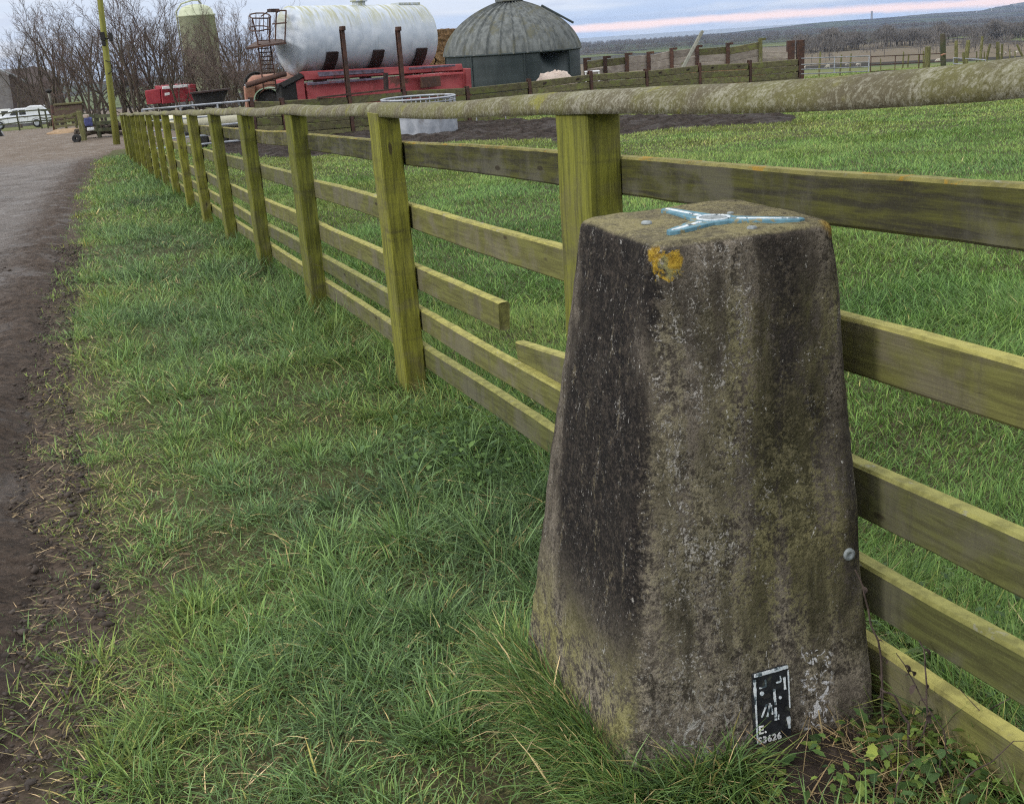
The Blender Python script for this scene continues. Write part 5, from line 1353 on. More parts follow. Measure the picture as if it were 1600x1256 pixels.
# wall with a dented pocket near the right rim
dent_c = math.radians(-52)
def dent(a, z):
    da = (a - dent_c + math.pi) % (2 * math.pi) - math.pi
    top = zr; return 0.85 * max(0.0, 1 - (da / 0.30) ** 2) ** 1.2 * sstep(z, top - 1.0, top - 0.05)
N2 = 180
for i in range(nz_ + 1):
    z = -0.4 + (zr + 0.4) * i / nz_
    for j in range(N2):
        a = 2 * math.pi * j / N2; r_ = RB - float(dent(a, z)) + 0.012 * (1 if (i % 6) == 3 else 0)
        vs.append((r_ * math.cos(a), r_ * math.sin(a), z))
for i in range(nz_):
    for j in range(N2): fs.append((i * N2 + j, i * N2 + (j + 1) % N2, (i + 1) * N2 + (j + 1) % N2, (i + 1) * N2 + j))
MB().raw(vs, fs).build('bin_wall', M_BINW, bin_, smooth=True)
vs = []; fs = []; seg = 32; per = 8; N3 = seg * per; rows = 20
for i in range(rows + 1):
    f = i / rows; 
    for j in range(N3):
        u = (j % per) / per; a = 2 * math.pi * j / N3
        rib = 0.075 * (1 if u == 0 else 0) + 0.012 * math.sin(math.pi * u)
        phi = f * math.radians(80); R_ = RB * 1.012
        x_ = R_ * (1 - f) ** 0.62 if f < 1 else 0.02; x_ = 0.25 * x_ + 0.75 * R_ * math.cos(f * math.pi / 2 * 0.985); z_ = zr + (za - zr) * (0.5 * f + 0.5 * math.sin(f * math.pi / 2))
        rr = x_ + rib * math.cos(phi); vs.append((rr * math.cos(a), rr * math.sin(a), z_ + rib * math.sin(phi) - 0.02))
for i in range(rows):
    for j in range(N3): fs.append((i * N3 + j, i * N3 + (j + 1) % N3, (i + 1) * N3 + (j + 1) % N3, (i + 1) * N3 + j))
MB().raw(vs, fs).build('roof', M_BINR, bin_)
MB().lathe([(0.62, za - 0.06), (0.62, za + 0.06), (0.45, za + 0.14), (0.0001, za + 0.18)], 24).build('roof_cap', M_BINR, bin_)
MB().lathe([(RB * 1.012 + 0.0, zr - 0.06), (RB * 1.012 + 0.03, zr - 0.02), (RB * 1.012 + 0.0, zr + 0.03)], 96).build('eaves_ring', M_BINW, bin_)
a1, a2 = Vector(at(846, 9, 50.2)) - p, Vector(at(896, 36, 49.8)) - p; MB().tube([a1, a2], 0.05, 6).build('roof_bar', M_BINW, bin_)
for ang in range(0, 360, 45):
    a = math.radians(ang + 8); MB().box(((RB + 0.02) * math.cos(a), (RB + 0.02) * math.sin(a), zr / 2 - 0.2), (0.05, 0.06, zr + 0.3), Matrix.Rotation(a, 3, 'Z')).build('wall_stiffener', M_BINW, bin_)

# --- straw stack
p = base_at(702, 110, 58); zt_ = topz(702, 46, 58) - p.z
st = empty('straw_stack', tuple(p), 'tall stack of brown straw bales between tank and grain bin', 'straw stack')
lay = 4; hb = zt_ / lay
for r_ in range(lay):
    for c_ in range(3):
        b = MB(); n = 5
        vs = []; fs = []
        bm = bmesh.new(); bmesh.ops.create_cube(bm, size=1.0); bmesh.ops.subdivide_edges(bm, edges=bm.edges, cuts=6, use_grid_fill=True)
        for v in bm.verts:
            q = v.co.copy(); v.co = Vector((q.x * 1.15, q.y * 2.2, q.z * (hb - 0.02))) + q * 0.22 * mn.noise(q * 6 + Vector((r_ * 3, c_ * 5, 0)))
        me = bpy.data.meshes.new('bale'); bm.to_mesh(me); bm.free(); me.materials.append(M_STRAWB)
        o = bpy.data.objects.new('bale', me); COL.objects.link(o); o.parent = st; o.location = ((c_ - 1) * 1.18 + 0.06 * (r_ % 2), 0.1 * (r_ % 2), hb * (r_ + 0.5)); o.rotation_euler = (0, 0, 0.03 * (c_ - 1))

# --- pale green silo behind the trees
p = base_at(325, 150, 76); zt_ = topz(314, 6, 76) - p.z
silo = empty('green_silo', tuple(p), 'tall pale green silo with rounded top rising behind bare trees', 'silo')
RS = 1.14
MB().lathe([(RS * 0.35, 0.0), (RS, 1.3), (RS, zt_ - 0.75), (RS + 0.04, zt_ - 0.74), (RS + 0.04, zt_ - 0.66), (RS * 0.96, zt_ - 0.62), (RS * 0.90, zt_ - 0.38), (RS * 0.74, zt_ - 0.18), (RS * 0.45, zt_ - 0.06), (0.0001, zt_)], 40).build('silo_body', M_SILO, silo, smooth=True)
for a in (0.6, 2.2, 3.7, 5.3): MB().tube([(RS * 0.95 * math.cos(a), RS * 0.95 * math.sin(a), -0.3), (RS * 0.95 * math.cos(a), RS * 0.95 * math.sin(a), 1.4)], 0.06, 6).build('leg', M_GALV, silo)
MB().tube([(-RS - 0.06, -0.2, 0.5), (-RS - 0.06, -0.2, zt_ - 0.4), (-RS * 0.7, -0.2, zt_ + 0.05), (-0.15, -0.1, zt_ + 0.22), (0.25, 0, zt_ + 0.20), (0.42, 0, zt_ - 0.02)], 0.05, 8).build('fill_pipe', M_SILO, silo, smooth=True)

# --- utility pole
p = on_ground(183, 232); pb = Vector((p[0], p[1], gz(p[0], p[1]))); D = p[1]
pt = Vector(at(154, -20, D)); 
up_ = empty('utility_pole', tuple(pb), 'green mossy wooden utility pole with a floodlight at the fence end', 'utility pole')
tpv = pt - pb
MB().tube([Vector((0, 0, -0.3)), tpv * 0.5, tpv, tpv * 1.25], [0.135, 0.115, 0.10, 0.092], 14).build('pole', M_POLE, up_, smooth=True)
def pole_at(y): return Vector(at(154 + (183 - 154) * (y + 20) / 252, y, D)) - pb
MB().box(pole_at(57) + Vector((-0.02, -0.13, 0)), (0.16, 0.10, 0.30)).build('junction_box', M_BLACK, up_, bevel=0.01)
MB().box(pole_at(68) + Vector((-0.01, -0.12, 0)), (0.13, 0.08, 0.18)).build('clamp', M_BLACK, up_, bevel=0.01)
fl = MB().box(pole_at(60) + Vector((0.27, -0.1, 0.03)), (0.12, 0.16, 0.30)).build('floodlight', M_BLACK, up_, bevel=0.015)
MB().tube([pole_at(61) + Vector((0.05, -0.08, 0)), pole_at(61) + Vector((0.24, -0.08, 0.0))], 0.025, 6).build('bracket', M_BLACK, up_)
MB().tube([pole_at(95) + Vector((-0.02, -0.13, 0)), pole_at(98) + Vector((0.14, -0.12, 0.02)), pole_at(104) + Vector((0.15, 0.0, 0)), pole_at(112) + Vector((0.16, -0.05, 0)), pole_at(116) + Vector((0.02, -0.14, 0))], 0.016, 6).build('cable', M_BLACK, up_)

# --- ring feeder
p = Vector(on_ground(655, 214)); pc = Vector((p.x, p.y + 1.0, gz(p.x, p.y + 1.0)))
rf = empty('ring_feeder', tuple(pc), 'galvanised round cattle feeder with sheet skirt and upright bars in the mud', 'cattle feeder')
R_ = 1.05; k0 = 0.60; k1 = 1.03
prof = [(R_ - 0.015, 0.0), (R_, 0.0), (R_, k0), (R_ + 0.02, k0 + 0.01), (R_ + 0.02, k0 + 0.05), (R_ - 0.015, k0 + 0.05), (R_ - 0.015, 0.0)]
n = 60; b = MB()
vs = []; fs = []
for i in range(7):
    z = k0 * i / 6
    for j in range(n * 2):
        a = math.pi * j / n; r_ = R_ + 0.012 * math.cos(a * 20)
        vs.append((r_ * math.cos(a), r_ * math.sin(a), z))
for i in range(6):
    for j in range(n * 2): fs.append((i * 2 * n + j, i * 2 * n + (j + 1) % (2 * n), (i + 1) * 2 * n + (j + 1) % (2 * n), (i + 1) * 2 * n + j))
b.raw(vs, fs).build('skirt', M_GALV, rf, smooth=True)
for zz, r2 in ((k0 + 0.02, 0.024), (k1, 0.028), (k1 - 0.10, 0.018)):
    c = [(R_ * math.cos(a), R_ * math.sin(a), zz) for a in np.linspace(0, 2 * math.pi, 49)]
    MB().tube(c, r2, 8).build('hoop', M_GALV, rf, smooth=True)
for j in range(24):
    a = 2 * math.pi * j / 24; MB().tube([(R_ * math.cos(a), R_ * math.sin(a), k0), (R_ * math.cos(a), R_ * math.sin(a), k1)], 0.017, 6).build('upright_bar', M_GALV, rf)
# small white board on a frame beyond the feeder
p = Vector(on_ground(768, 193)); p.z = gz(p.x, p.y)
wb = empty('framed_board', tuple(p), 'small white board in a tubular frame standing at the edge of the mud', 'board')
h1_, w1_ = 0.62, 0.95
for sx in (-w1_ / 2, w1_ / 2): MB().tube([(sx, 0, -0.03), (sx, 0, h1_)], 0.022, 6).build('leg', M_GALV, wb)
MB().tube([(-w1_ / 2, 0, h1_), (w1_ / 2, 0, h1_)], 0.022, 6).build('frame_bar', M_GALV, wb)
MB().box((0, 0, h1_ - 0.22), (w1_ - 0.1, 0.025, 0.34)).build('panel', M_WHITEP, wb, bevel=0.01)

# --- galvanised gate and cream trough seen between the far posts
def gate(name, pl_, pr_, Dl, Dr, H, nb, label, mat=M_GALV, ups=3, r=0.024, group=None):
    a = Vector(at(pl_[0], pl_[1], Dl)); b_ = Vector(at(pr_[0], pr_[1], Dr)); root = empty(name, (a.x, a.y, a.z - H), label, 'gate', group=group)
    o = root.location; b = MB(); az_, bz_ = a - o, b_ - o
    for i in range(nb):
        dz = Vector((0, 0, -H * 0.93 * (i / (nb - 1)) ** 0.85)); b.tube([az_ + dz, bz_ + dz], r, 6)
    b.build('bars', mat, root)
    for i in range(ups):
        f = i / (ups - 1); q = az_.lerp(bz_, f); MB().tube([q + Vector((0, 0.0, 0.02)), q + Vector((0, 0, -H * 0.97))], r, 6).build('upright', mat, root)
    return root
gate('field_gate', (222, 172), (396, 157), 34.8, 36.0, 1.25, 5, 'long galvanised gate behind the far end of the green fence', ups=4, r=0.03)
p = base_at(345, 190, 37.5); tr = empty('water_bowser', tuple(p), 'cream plastic water bowser behind the galvanised gate', 'water tank')
c0, c1 = Vector(at(268, 190, 37.2)) - p, Vector(at(392, 183, 37.9)) - p; ax = (c1 - c0).normalized(); ql = ax.to_track_quat('Z', 'Y').to_matrix(); Lb = (c1 - c0).length
MB().lathe([(0.0001, -0.1), (0.2, -0.08), (0.28, 0), (0.30, 0.08)] + [(0.30 + (0.012 if i % 2 else 0), 0.1 + (Lb - 0.2) * i / 24) for i in range(25)] + [(0.28, Lb), (0.0001, Lb + 0.1)], 28, c0, M=ql).build('barrel', M_CREAM, tr, smooth=True)
b = MB(); b.beam(c0 + Vector((0.1, 0, -0.42)), c1 + Vector((-0.1, 0, -0.42)), 0.5, 0.08); b.build('chassis', M_BLACK, tr)
for f in (0.35, 0.6):
    q = c0.lerp(c1, f); q = Vector((q.x, q.y - 0.25, 0.27)); MB().lathe([(0.0001, -0.08), (0.24, -0.08), (0.27, -0.04), (0.27, 0.04), (0.24, 0.08), (0.0001, 0.08)], 18, q, M=Matrix(((1, 0, 0), (0, 0, 1), (0, 1, 0)))).build('wheel', M_BLACK, tr)

# --- red trailer and dark skip behind the trees
p = base_at(268, 160, 60); r2 = empty('grain_trailer', tuple(p), 'dull red farm trailer with white stripe seen through bare trees', 'trailer')
solid('body', [(252, 137), (305, 132), (305, 158), (254, 163)], 59.6, 60.4, 1.6, M_RED2, r2)
solid('white_stripe', [(254, 136), (296, 132), (296, 136), (254, 140)], 59.4, 60.0, 0.1, M_WHITEP, r2, 0.005)
solid('marker_plate', [(258, 146), (265, 145), (265, 149), (258, 150)], 59.4, 59.5, 0.08, M_WHITEP, r2, 0.004)
solid('tailboard', [(226, 143), (250, 139), (252, 162), (230, 164)], 59.5, 59.7, 1.4, M_RED2, r2)
solid('headboard', [(296, 133), (306, 132), (306, 146), (297, 147)], 59.2, 59.4, 0.2, M_RED2, r2)
for px in (262, 292):
    q = base_at(px, 165, 59.9) - p + Vector((0, 0, 0.42)); MB().lathe([(0.0001, -0.12), (0.38, -0.12), (0.42, -0.07), (0.42, 0.07), (0.38, 0.12), (0.0001, 0.12)], 18, q, M=Matrix(((1, 0, 0), (0, 0, 1), (0, 1, 0)))).build('wheel', M_BLACK, r2)
p = base_at(325, 160, 50); sk = empty('dark_skip', tuple(p), 'dark open steel skip in front of the trees right of the dull red trailer', 'skip')
solid('skip_body', [(299, 147), (357, 140), (346, 166), (308, 168)], 49.8, 50.2, 1.5, M_BLACK, sk)
solid('rim', [(297, 145), (359, 138), (359, 141), (297, 148)], 49.65, 50.05, 0.12, M_DKBROWN, sk, 0.01)

# --- pickup with canopy
def pickup():
    D = 104; a = Vector(at(-14, 200, D)); c_ = Vector(at(80, 194, D + 1.2)); a.z = gz(a.x, a.y); c_.z = gz(c_.x, c_.y)
    a.z = topz(-14, 203.5, D); c_.z = topz(80, 197, D + 1.2)
    L = (c_ - a).length; X = (c_ - a).normalized(); Y = Vector((-X.y, X.x, 0)).normalized(); Z = X.cross(Y)
    root = empty('pickup_truck', tuple(a), 'white pickup truck with a white canopy parked behind the left farm fence', 'pickup truck')
    M = Matrix((X, Y, Z)).transposed().to_4x4(); Lk = L / 5.4; Sx = Matrix.Diagonal((Lk, Lk, Lk, 1.0))
    def pt_(o): o.matrix_basis = M @ Sx; return o
    def sect(outline, y0, y1, name, mat, bev=0.05, par=root):
        vs = [(x, y0, z) for x, z in outline] + [(x, y1, z) for x, z in outline]; n = len(outline)
        b = MB().raw(vs, [tuple(range(n)), tuple(reversed(range(n, 2 * n)))] + [(i, n + i, n + (i + 1) % n, (i + 1) % n) for i in range(n)])
        return pt_(b.build(name, mat, root, bevel=bev, seg=2))
    sect([(0.05, 0.45), (0.0, 0.75), (0.10, 1.02), (1.25, 1.14), (1.35, 1.17), (5.35, 1.15), (5.40, 0.6), (5.3, 0.42)], -0.93, 0.93, 'body', M_WHITE, 0.06)
    sect([(1.25, 1.12), (2.05, 1.72), (2.4, 1.80), (3.45, 1.80), (3.55, 1.12)], -0.78, 0.78, 'cab', M_WHITE, 0.06)
    sect([(3.50, 1.12), (3.42, 1.80), (3.75, 1.98), (5.0, 1.95), (5.32, 1.14)], -0.86, 0.86, 'canopy', M_WHITE, 0.07)
    for ol, y in (([(1.95, 1.24), (2.30, 1.66), (2.72, 1.68), (2.72, 1.22)], 0), ([(2.82, 1.22), (2.82, 1.68), (3.36, 1.68), (3.42, 1.24)], 0)):
        sect(ol, -0.80, -0.76, 'side_window', M_GLASS, 0.01)
    sect([(1.40, 1.20), (1.98, 1.66), (2.02, 1.66), (1.46, 1.18)], -0.70, 0.70, 'windscreen', M_GLASS, 0.005)
    for wx in (0.98, 4.25):
        w_ = MB().lathe([(0.0001, -0.12), (0.30, -0.12), (0.38, -0.08), (0.38, 0.08), (0.30, 0.12), (0.0001, 0.12)], 24, (wx, -0.86, 0.38), M=Matrix(((1, 0, 0), (0, 0, 1), (0, 1, 0)))); wo_ = pt_(w_.build('wheel', M_BLACK, root))
        rm = MB().lathe([(0.0001, -0.015), (0.2, -0.015), (0.22, 0.0)], 20, (wx, -0.985, 0.38), M=Matrix(((1, 0, 0), (0, 0, 1), (0, 1, 0)))).build('rim', M_GALV, wo_)
        pt_(MB().lathe([(0.44, -0.01), (0.47, -0.01), (0.47, 0.02), (0.44, 0.02)], 24, (wx, -0.935, 0.42), M=Matrix(((1, 0, 0), (0, 0, 1), (0, 1, 0))), a0=0, a1=math.pi).build('wheel_arch', M_BLACK, root))
    for hx in (2.6, 3.3): pt_(MB().box((hx, -0.945, 1.02), (0.2, 0.03, 0.05)).build('door_handle', M_GALV, root))
    for dxx in (1.75, 2.77, 3.5): pt_(MB().box((dxx, -0.9315, 0.82), (0.015, 0.006, 0.6)).build('door_gap', M_BLACK, root))
pickup()
# --- house at the far left
p = base_at(18, 180, 128); p.z = topz(18, 196, 128)
hs = empty('farm_house', tuple(p), 'grey rendered house with brown roof at the left edge behind the pickup', 'house')
def hpt(px, py, D): return Vector(at(px, py, D)) - p
# end wall faces the camera, its roof slopes down to the right
w0, w1 = hpt(-60, 112, 128), hpt(18, 122, 128); r0 = hpt(-5, 108, 128)
zb = -0.4
vs = [Vector((w0.x, 0, zb)), Vector((w1.x + 0.3, 0, zb)), Vector((w1.x - 0.3, 0, hpt(14, 118, 128).z)), Vector((r0.x, 0, hpt(-3, 110, 128).z)), Vector((w0.x, 0, hpt(-60, 122, 128).z))]
bk = [v + Vector((1.5, 9, 0)) for v in vs]
MB().raw(vs + bk, [(0, 1, 2, 3, 4), (9, 8, 7, 6, 5), (0, 5, 6, 1), (1, 6, 7, 2), (2, 7, 8, 3), (3, 8, 9, 4), (4, 9, 5, 0)]).build('wall', M_RENDER, hs)
side = [hpt(13, 114, 127.5), hpt(52, 133, 129), hpt(62, 178, 129), hpt(24, 186, 127.5)]
MB().raw(side + [s_ + Vector((0.5, 6, 0.5)) for s_ in side], [(0, 1, 2, 3), (7, 6, 5, 4), (0, 4, 5, 1), (1, 5, 6, 2), (2, 6, 7, 3), (3, 7, 4, 0)]).build('roof', M_ROOF, hs)
MB().tube([hpt(-4, 108, 127.3), hpt(18, 116, 127.3), hpt(42, 129, 128)], 0.13, 6).build('barge_board', M_GALV, hs)
wf = MB().box(hpt(9, 182, 126.5), (1.25, 0.3, 1.5)).build('window', M_WHITEP, hs, bevel=0.02)
MB().box(hpt(9.5, 182, 126.5) + Vector((0, -0.14, 0)), (0.75, 0.06, 1.1)).build('pane', M_GLASS, wf)
MB().box(hpt(14, 176, 126.9), (3.2, 0.5, 0.45)).build('porch', M_GALV, hs, bevel=0.02)

# --- farmyard fences, hoarding, lamp post, gate at the lane's end
def rail_fence(name, pxs, D, H, nr, label, mat, r=0.06, w_=0.1, extra=None, cat='fence'):
    pts = [Vector(at(px, py, d_)) for (px, py), d_ in zip(pxs, D)]
    root = empty(name, (pts[0].x, pts[0].y, pts[0].z - H), label, cat); o = root.location
    for p_ in pts: MB().box(p_ - o + Vector((0, 0, -H / 2)), (w_, w_, H + 0.1)).build('post', mat, root, bevel=0.008)
    for a, b_ in zip(pts[:-1], pts[1:]):
        for i in range(nr):
            dz = Vector((0, -0.07, -0.06 - H * 0.85 * i / max(1, nr))); MB().beam(a - o + dz, b_ - o + dz, 0.035, r * 2).build('rail', mat, root)
    return root
rail_fence('yard_fence', [(-20, 180), (25, 174), (60, 171), (80, 170)], [92, 92, 92, 92], 1.45, 3, 'dark timber rail fence in front of the white pickup', M_DKGREEN, 0.05)
yb = rail_fence('brace_fence', [(60, 171), (70, 172), (82, 170)], [91, 91, 91], 1.4, 2, 'short crooked braced fence by the lamp post', M_DKGREEN, 0.05)
rail_fence('paddock_fence', [(84, 182), (100, 180), (116, 178)], [60, 60, 60], 0.85, 3, 'weathered post and rail fence right of the lamp post', M_SLEEPER, 0.06)
p = base_at(105, 180, 64); hb_ = empty('board_hoarding', tuple(p), 'dark brown boarded hoarding beneath the trees left of the utility pole', 'hoarding')
solid('boards', [(84, 165), (128, 161), (130, 184), (86, 189)], 64, 64, 0.12, M_BROWNB, hb_)
solid('capping', [(83, 163), (128, 159), (128, 162), (83, 166)], 63.9, 63.9, 0.3, M_SLEEPER, hb_, 0.01)
for px in (86, 107, 128): solid('support', [(px - 1.2, 164), (px + 1.2, 164), (px + 1.6, 192), (px - 0.8, 192)], 64.3, 64.3, 0.15, M_BROWNB, hb_, 0.005)
p = base_at(84, 198, 66); lp = empty('lamp_post', tuple(p), 'thin leaning lamp post with a black lantern left of the hoarding', 'lamp post')
MB().tube([Vector((0, 0, -0.1)), Vector(at(81, 165, 66)) - p], 0.10, 8).build('lower_pole', M_RUST, lp, smooth=True)
MB().tube([Vector(at(81, 166, 66)) - p, Vector(at(76, 146, 66)) - p], 0.07, 8).build('upper_pole', M_GREYW, lp, smooth=True)
MB().lathe([(0.0001, 0.0), (0.07, 0.0), (0.17, 0.08), (0.19, 0.14), (0.09, 0.22), (0.0001, 0.25)], 14, Vector(at(76.5, 146, 66)) - p).build('lantern', M_BLACK, lp)
q = base_at(103, 196, 58); 
lump('sand_heap', tuple(q), (1.0, 0.9, 0.24), M_SAND, 'low heap of sandy spoil behind the lane end', 'spoil heap', 8, amp=0.12)
yg = rail_fence('log_pen', [(126, 177), (150, 180), (178, 178)], [50, 49.5, 49], 0.98, 3, 'mossy rail pen stacked with logs left of the utility pole', M_DKGREEN, 0.07, 0.14, cat='pen')
b0 = yg.location
for i in range(26):
    rr_ = random.Random(i); px = rr_.uniform(131, 178); pyy = rr_.uniform(194, 208); a = Vector(at(px, pyy, 49.9)); L = rr_.uniform(0.5, 1.3)
    a.z = max(a.z, gz(a.x, a.y) + 0.05); q = rr_.uniform(-0.35, 0.35)
    lo_ = MB().tube([a + Vector((-L / 2, rr_.uniform(-.3, .3), -q * 0.3)), a + Vector((L / 2, rr_.uniform(-.3, .3), q * 0.3))], rr_.uniform(0.05, 0.10), 8).build('log', M_BARK, None)
    tag(lo_, 'mossy log in the pile inside the rail pen', 'log', 'logs piled in the pen')
gp = Vector(at(124, 178, 48.5)); gpz = gz(gp.x, gp.y)
gt = empty('gate_post', (gp.x, gp.y, gpz), 'stout green gate post at the lane end with a cross bar', 'gate post')
MB().box((0, 0, (gp.z - gpz) / 2), (0.19, 0.19, gp.z - gpz + 0.2)).build('post', M_STAKE, gt, bevel=0.012)
MB().beam(Vector((-0.35, -0.02, gp.z - gpz - 0.05)), Vector((0.02, -0.02, gp.z - gpz + 0.05)), 0.1, 0.12).build('cross_bar', M_STAKE, gt, bevel=0.01)
p = Vector(at(118, 207, 47.8)); p.z = gz(p.x, p.y)
ty = MB()
MR = Matrix(((1, 0, 0), (0, 0, 1), (0, 1, 0)))
ty.lathe([(0.05, -0.09), (0.15, -0.10), (0.18, -0.05), (0.18, 0.05), (0.15, 0.10), (0.05, 0.09), (0.05, -0.09)], 24, (0, 0, 0.17), M=MR)
o = ty.build('tyre', M_BLACK, None); o.location = p; tag(o, 'small black tyre standing against the gate post at the lane end', 'tyre')
p = Vector(at(139, 196, 48.9)); 
sk_ = empty('hanging_sack', tuple(p), 'blue and white sack hung on the log pen rails', 'sack')
def softbox(name, c, size, mat, par, seed):
    bm = bmesh.new(); bmesh.ops.create_cube(bm, size=1.0); bmesh.ops.subdivide_edges(bm, edges=bm.edges, cuts=4, use_grid_fill=True)
    for v in bm.verts:
        q = v.co.copy(); ln = max(abs(q.x), abs(q.y), abs(q.z)); s_ = 1 - 0.35 * (q.length - ln); q = q * s_
        v.co = Vector(c) + Vector((q.x * size[0], q.y * size[1], q.z * size[2])) * (1 + 0.25 * mn.noise(q * 4 + Vector((seed, 0, 0))))
    me = bpy.data.meshes.new(name); bm.to_mesh(me); bm.free(); me.materials.append(mat)
    for f_ in me.polygons: f_.use_smooth = True
    o_ = bpy.data.objects.new(name, me); COL.objects.link(o_); o_.parent = par; return o_
softbox('blue_cloth', (0, 0, 0.14), (0.30, 0.2, 0.36), M_BLUE, sk_, 1); softbox('white_cloth', (0.05, -0.02, -0.16), (0.26, 0.2, 0.14), M_WHITEP, sk_, 2); softbox('pale_top', (-0.05, 0, 0.36), (0.22, 0.18, 0.16), M_BAG, sk_, 3)
# dark rolled sheet and grey pole at the left edge of the lane
p = Vector(on_ground(2, 228)); p.z = gz(p.x, p.y); rl = empty('rolled_sheet', tuple(p), 'black rolled rubber sheet and grey pole leaning at the left edge of the picture', 'rolled sheet')
MB().tube([Vector(at(-4, 203, p.y)) - p, Vector(at(1, 215, p.y)) - p, Vector(at(6, 229, p.y)) - p], [0.20, 0.19, 0.16], 12).build('roll', M_BLACK, rl, smooth=True)
MB().tube([Vector(at(2, 205, p.y - .2)) - p, Vector(at(9, 216, p.y - .25)) - p, Vector(at(14, 229, p.y - .3)) - p], 0.035, 8).build('pole', M_GALV, rl)
MB().tube([Vector(at(12, 216, p.y)) - p, Vector(at(18, 222, p.y)) - p, Vector(at(14, 227, p.y)) - p], 0.08, 8).build('offcut', M_RUST, rl, smooth=True)

# --- gates, stakes and sheep on the right
gate('yard_gate', (1249, 92), (1358, 88), 55, 56, 0.76, 4, 'galvanised gate at the right end of the sleeper wall', ups=3, r=0.026)
gate('far_gate', (1361, 89), (1474, 84), 56, 57, 0.74, 3, 'rusty pipe gate between the galvanised gate and the tall dark post', M_RUST, 4, 0.022)
g2 = gate('low_gate', (1490, 91), (1540, 94), 52, 50, 0.26, 2, 'low grey gate lying at the foot of the wire fence stakes', M_GALV, 2, 0.022)
def stake(px, py0, py1, D, w_, label, name='stake', mat=None):
    a, b_ = Vector(at(px[1], py1, D)), Vector(at(px[0], py0, D)); zg = gz(a.x, a.y)
    o = MB().box((0, 0, 0), (1, 1, 1)).v
    d_ = (b_ - a); L = d_.length
    root = MB().tube([a - d_.normalized() * 0.5, a + d_ * 0.6, b_ - d_.normalized() * 0.02, b_], [w_ / 2, w_ / 2, w_ / 2 * 0.97, w_ / 2 * 0.82], 9).build(name, mat or M_STAKE, None)
    tag(root, label, 'post'); return root
stake((1450, 1449), 73, 101, 50, 0.24, 'thick pale gate post left of the tall dark post')
stake((1473, 1474), 53, 101, 50, 0.23, 'tall dark gate post with an orange tie', mat=M_DKGREEN)
tt = MB().tube([Vector(at(1470, 87, 49.8)), Vector(at(1474, 85, 49.75)), Vector(at(1477, 85, 49.85))], 0.03, 6).build('baler_twine', M_ORANGE, None); tag(tt, 'orange twine tied round the tall dark gate post', 'twine')
wf_ = empty('wire_fence', tuple(V3(at(1493, 95, 55))), 'line of leaning mossy stakes of the wire stock fence on the right skyline', 'fence')
prevp = None
for i, (px0, py0, px1, py1, D, w_) in enumerate([(1494, 64, 1494, 93, 52, .16), (1513, 63, 1510, 92, 52, .2), (1505, 82, 1506, 94, 51, .13), (1535, 57, 1532, 91, 53, .13), (1547, 69, 1542, 91, 54, .12), (1559, 66, 1559, 90, 54, .17), (1566, 69, 1565, 88, 55, .11), (1589, 70, 1596, 85, 56, .10), (1578, 77, 1578, 86, 80, .09), (1586, 80, 1586, 86, 82, .09), (1330, 84, 1328, 110, 75, .11), (1282, 81, 1280, 111, 68, .12), (1315, 86, 1313, 110, 66, .1), (1412, 81, 1411, 97, 72, .1), (1420, 85, 1419, 97, 72, .1), (1443, 80, 1443, 97, 66, .1), (1435, 86, 1435, 98, 75, .08), (1526, 80, 1526, 92, 66, .08), (1538, 81, 1538, 90, 70, .08), (1376, 92, 1376, 104, 74, .08)]):
    a, b_ = Vector(at(px1, py1, D)) - wf_.location, Vector(at(px0, py0, D)) - wf_.location; d_ = b_ - a
    MB().tube([a - d_.normalized() * 0.6, a + d_ * 0.7, b_], [w_ / 2, w_ / 2, w_ / 2 * 0.85], 8).build('stake', M_STAKE, wf_)
for dz in (8, 17):
    MB().tube([Vector(at(px, py + dz, D)) - wf_.location for px, py, D in ((1494, 66, 52), (1513, 66, 52), (1534, 62, 53), (1559, 68, 54), (1592, 72, 56), (1640, 64, 60))], 0.006, 4).build('wire', M_WIRE, wf_)
# sheep
def sheep(px, py, D, rz, label, first=None, graze=True):
    p = at(px, py, D); z = gz(p[0], p[1])
    if first is None:
        root = empty('sheep', (p[0], p[1], z), label, 'sheep', rz, 'sheep grazing beyond the gates'); root.scale = (.62, .62, .62)
        # one continuous skinned body
        me = bpy.data.meshes.new('body')
        vs = [(0, 0, .55), (.35, 0, .58), (-.35, 0, .57), (.50, 0, .50), (.66, 0, .24), (.74, 0, .14)]
        es = [(0, 1), (0, 2), (1, 3), (3, 4), (4, 5)]; rs = [.27, .25, .26, .15, .09, .06]
        for lx in (.30, -.32):
            for ly in (-.12, .12):
                n0 = len(vs); vs += [(lx, ly, .36), (lx + .02, ly, .20), (lx, ly, .02)]; rs += [.09, .05, .042]; es += [(1 if lx > 0 else 2, n0), (n0, n0 + 1), (n0 + 1, n0 + 2)]
        me.from_pydata(vs, es, []); o = bpy.data.objects.new('body', me); COL.objects.link(o); o.parent = root
        md = o.modifiers.new('skin', 'SKIN')
        for i, r_ in enumerate(rs): me.skin_vertices[0].data[i].radius = (r_, r_)
        me.skin_vertices[0].data[0].use_root = True
        o.modifiers.new('sub', 'SUBSURF').levels = 1
        dg = bpy.context.evaluated_depsgraph_get(); m2 = bpy.data.meshes.new_from_object(o.evaluated_get(dg)); o.modifiers.clear(); o.data = m2; m2.materials.clear(); m2.materials.append(M_WOOL)
        for s_ in (-1, 1): MB().box((.60, .085 * s_, .33), (.05, .10, .03)).build('ear', M_SHEEPF, root)
        return root
    r = first.copy(); COL.objects.link(r); r.location = (p[0], p[1], z); r.rotation_euler = (0, 0, rz); r['label'] = label
    for ch in list(first.children):
        c2 = ch.copy(); COL.objects.link(c2); c2.parent = r
    return r
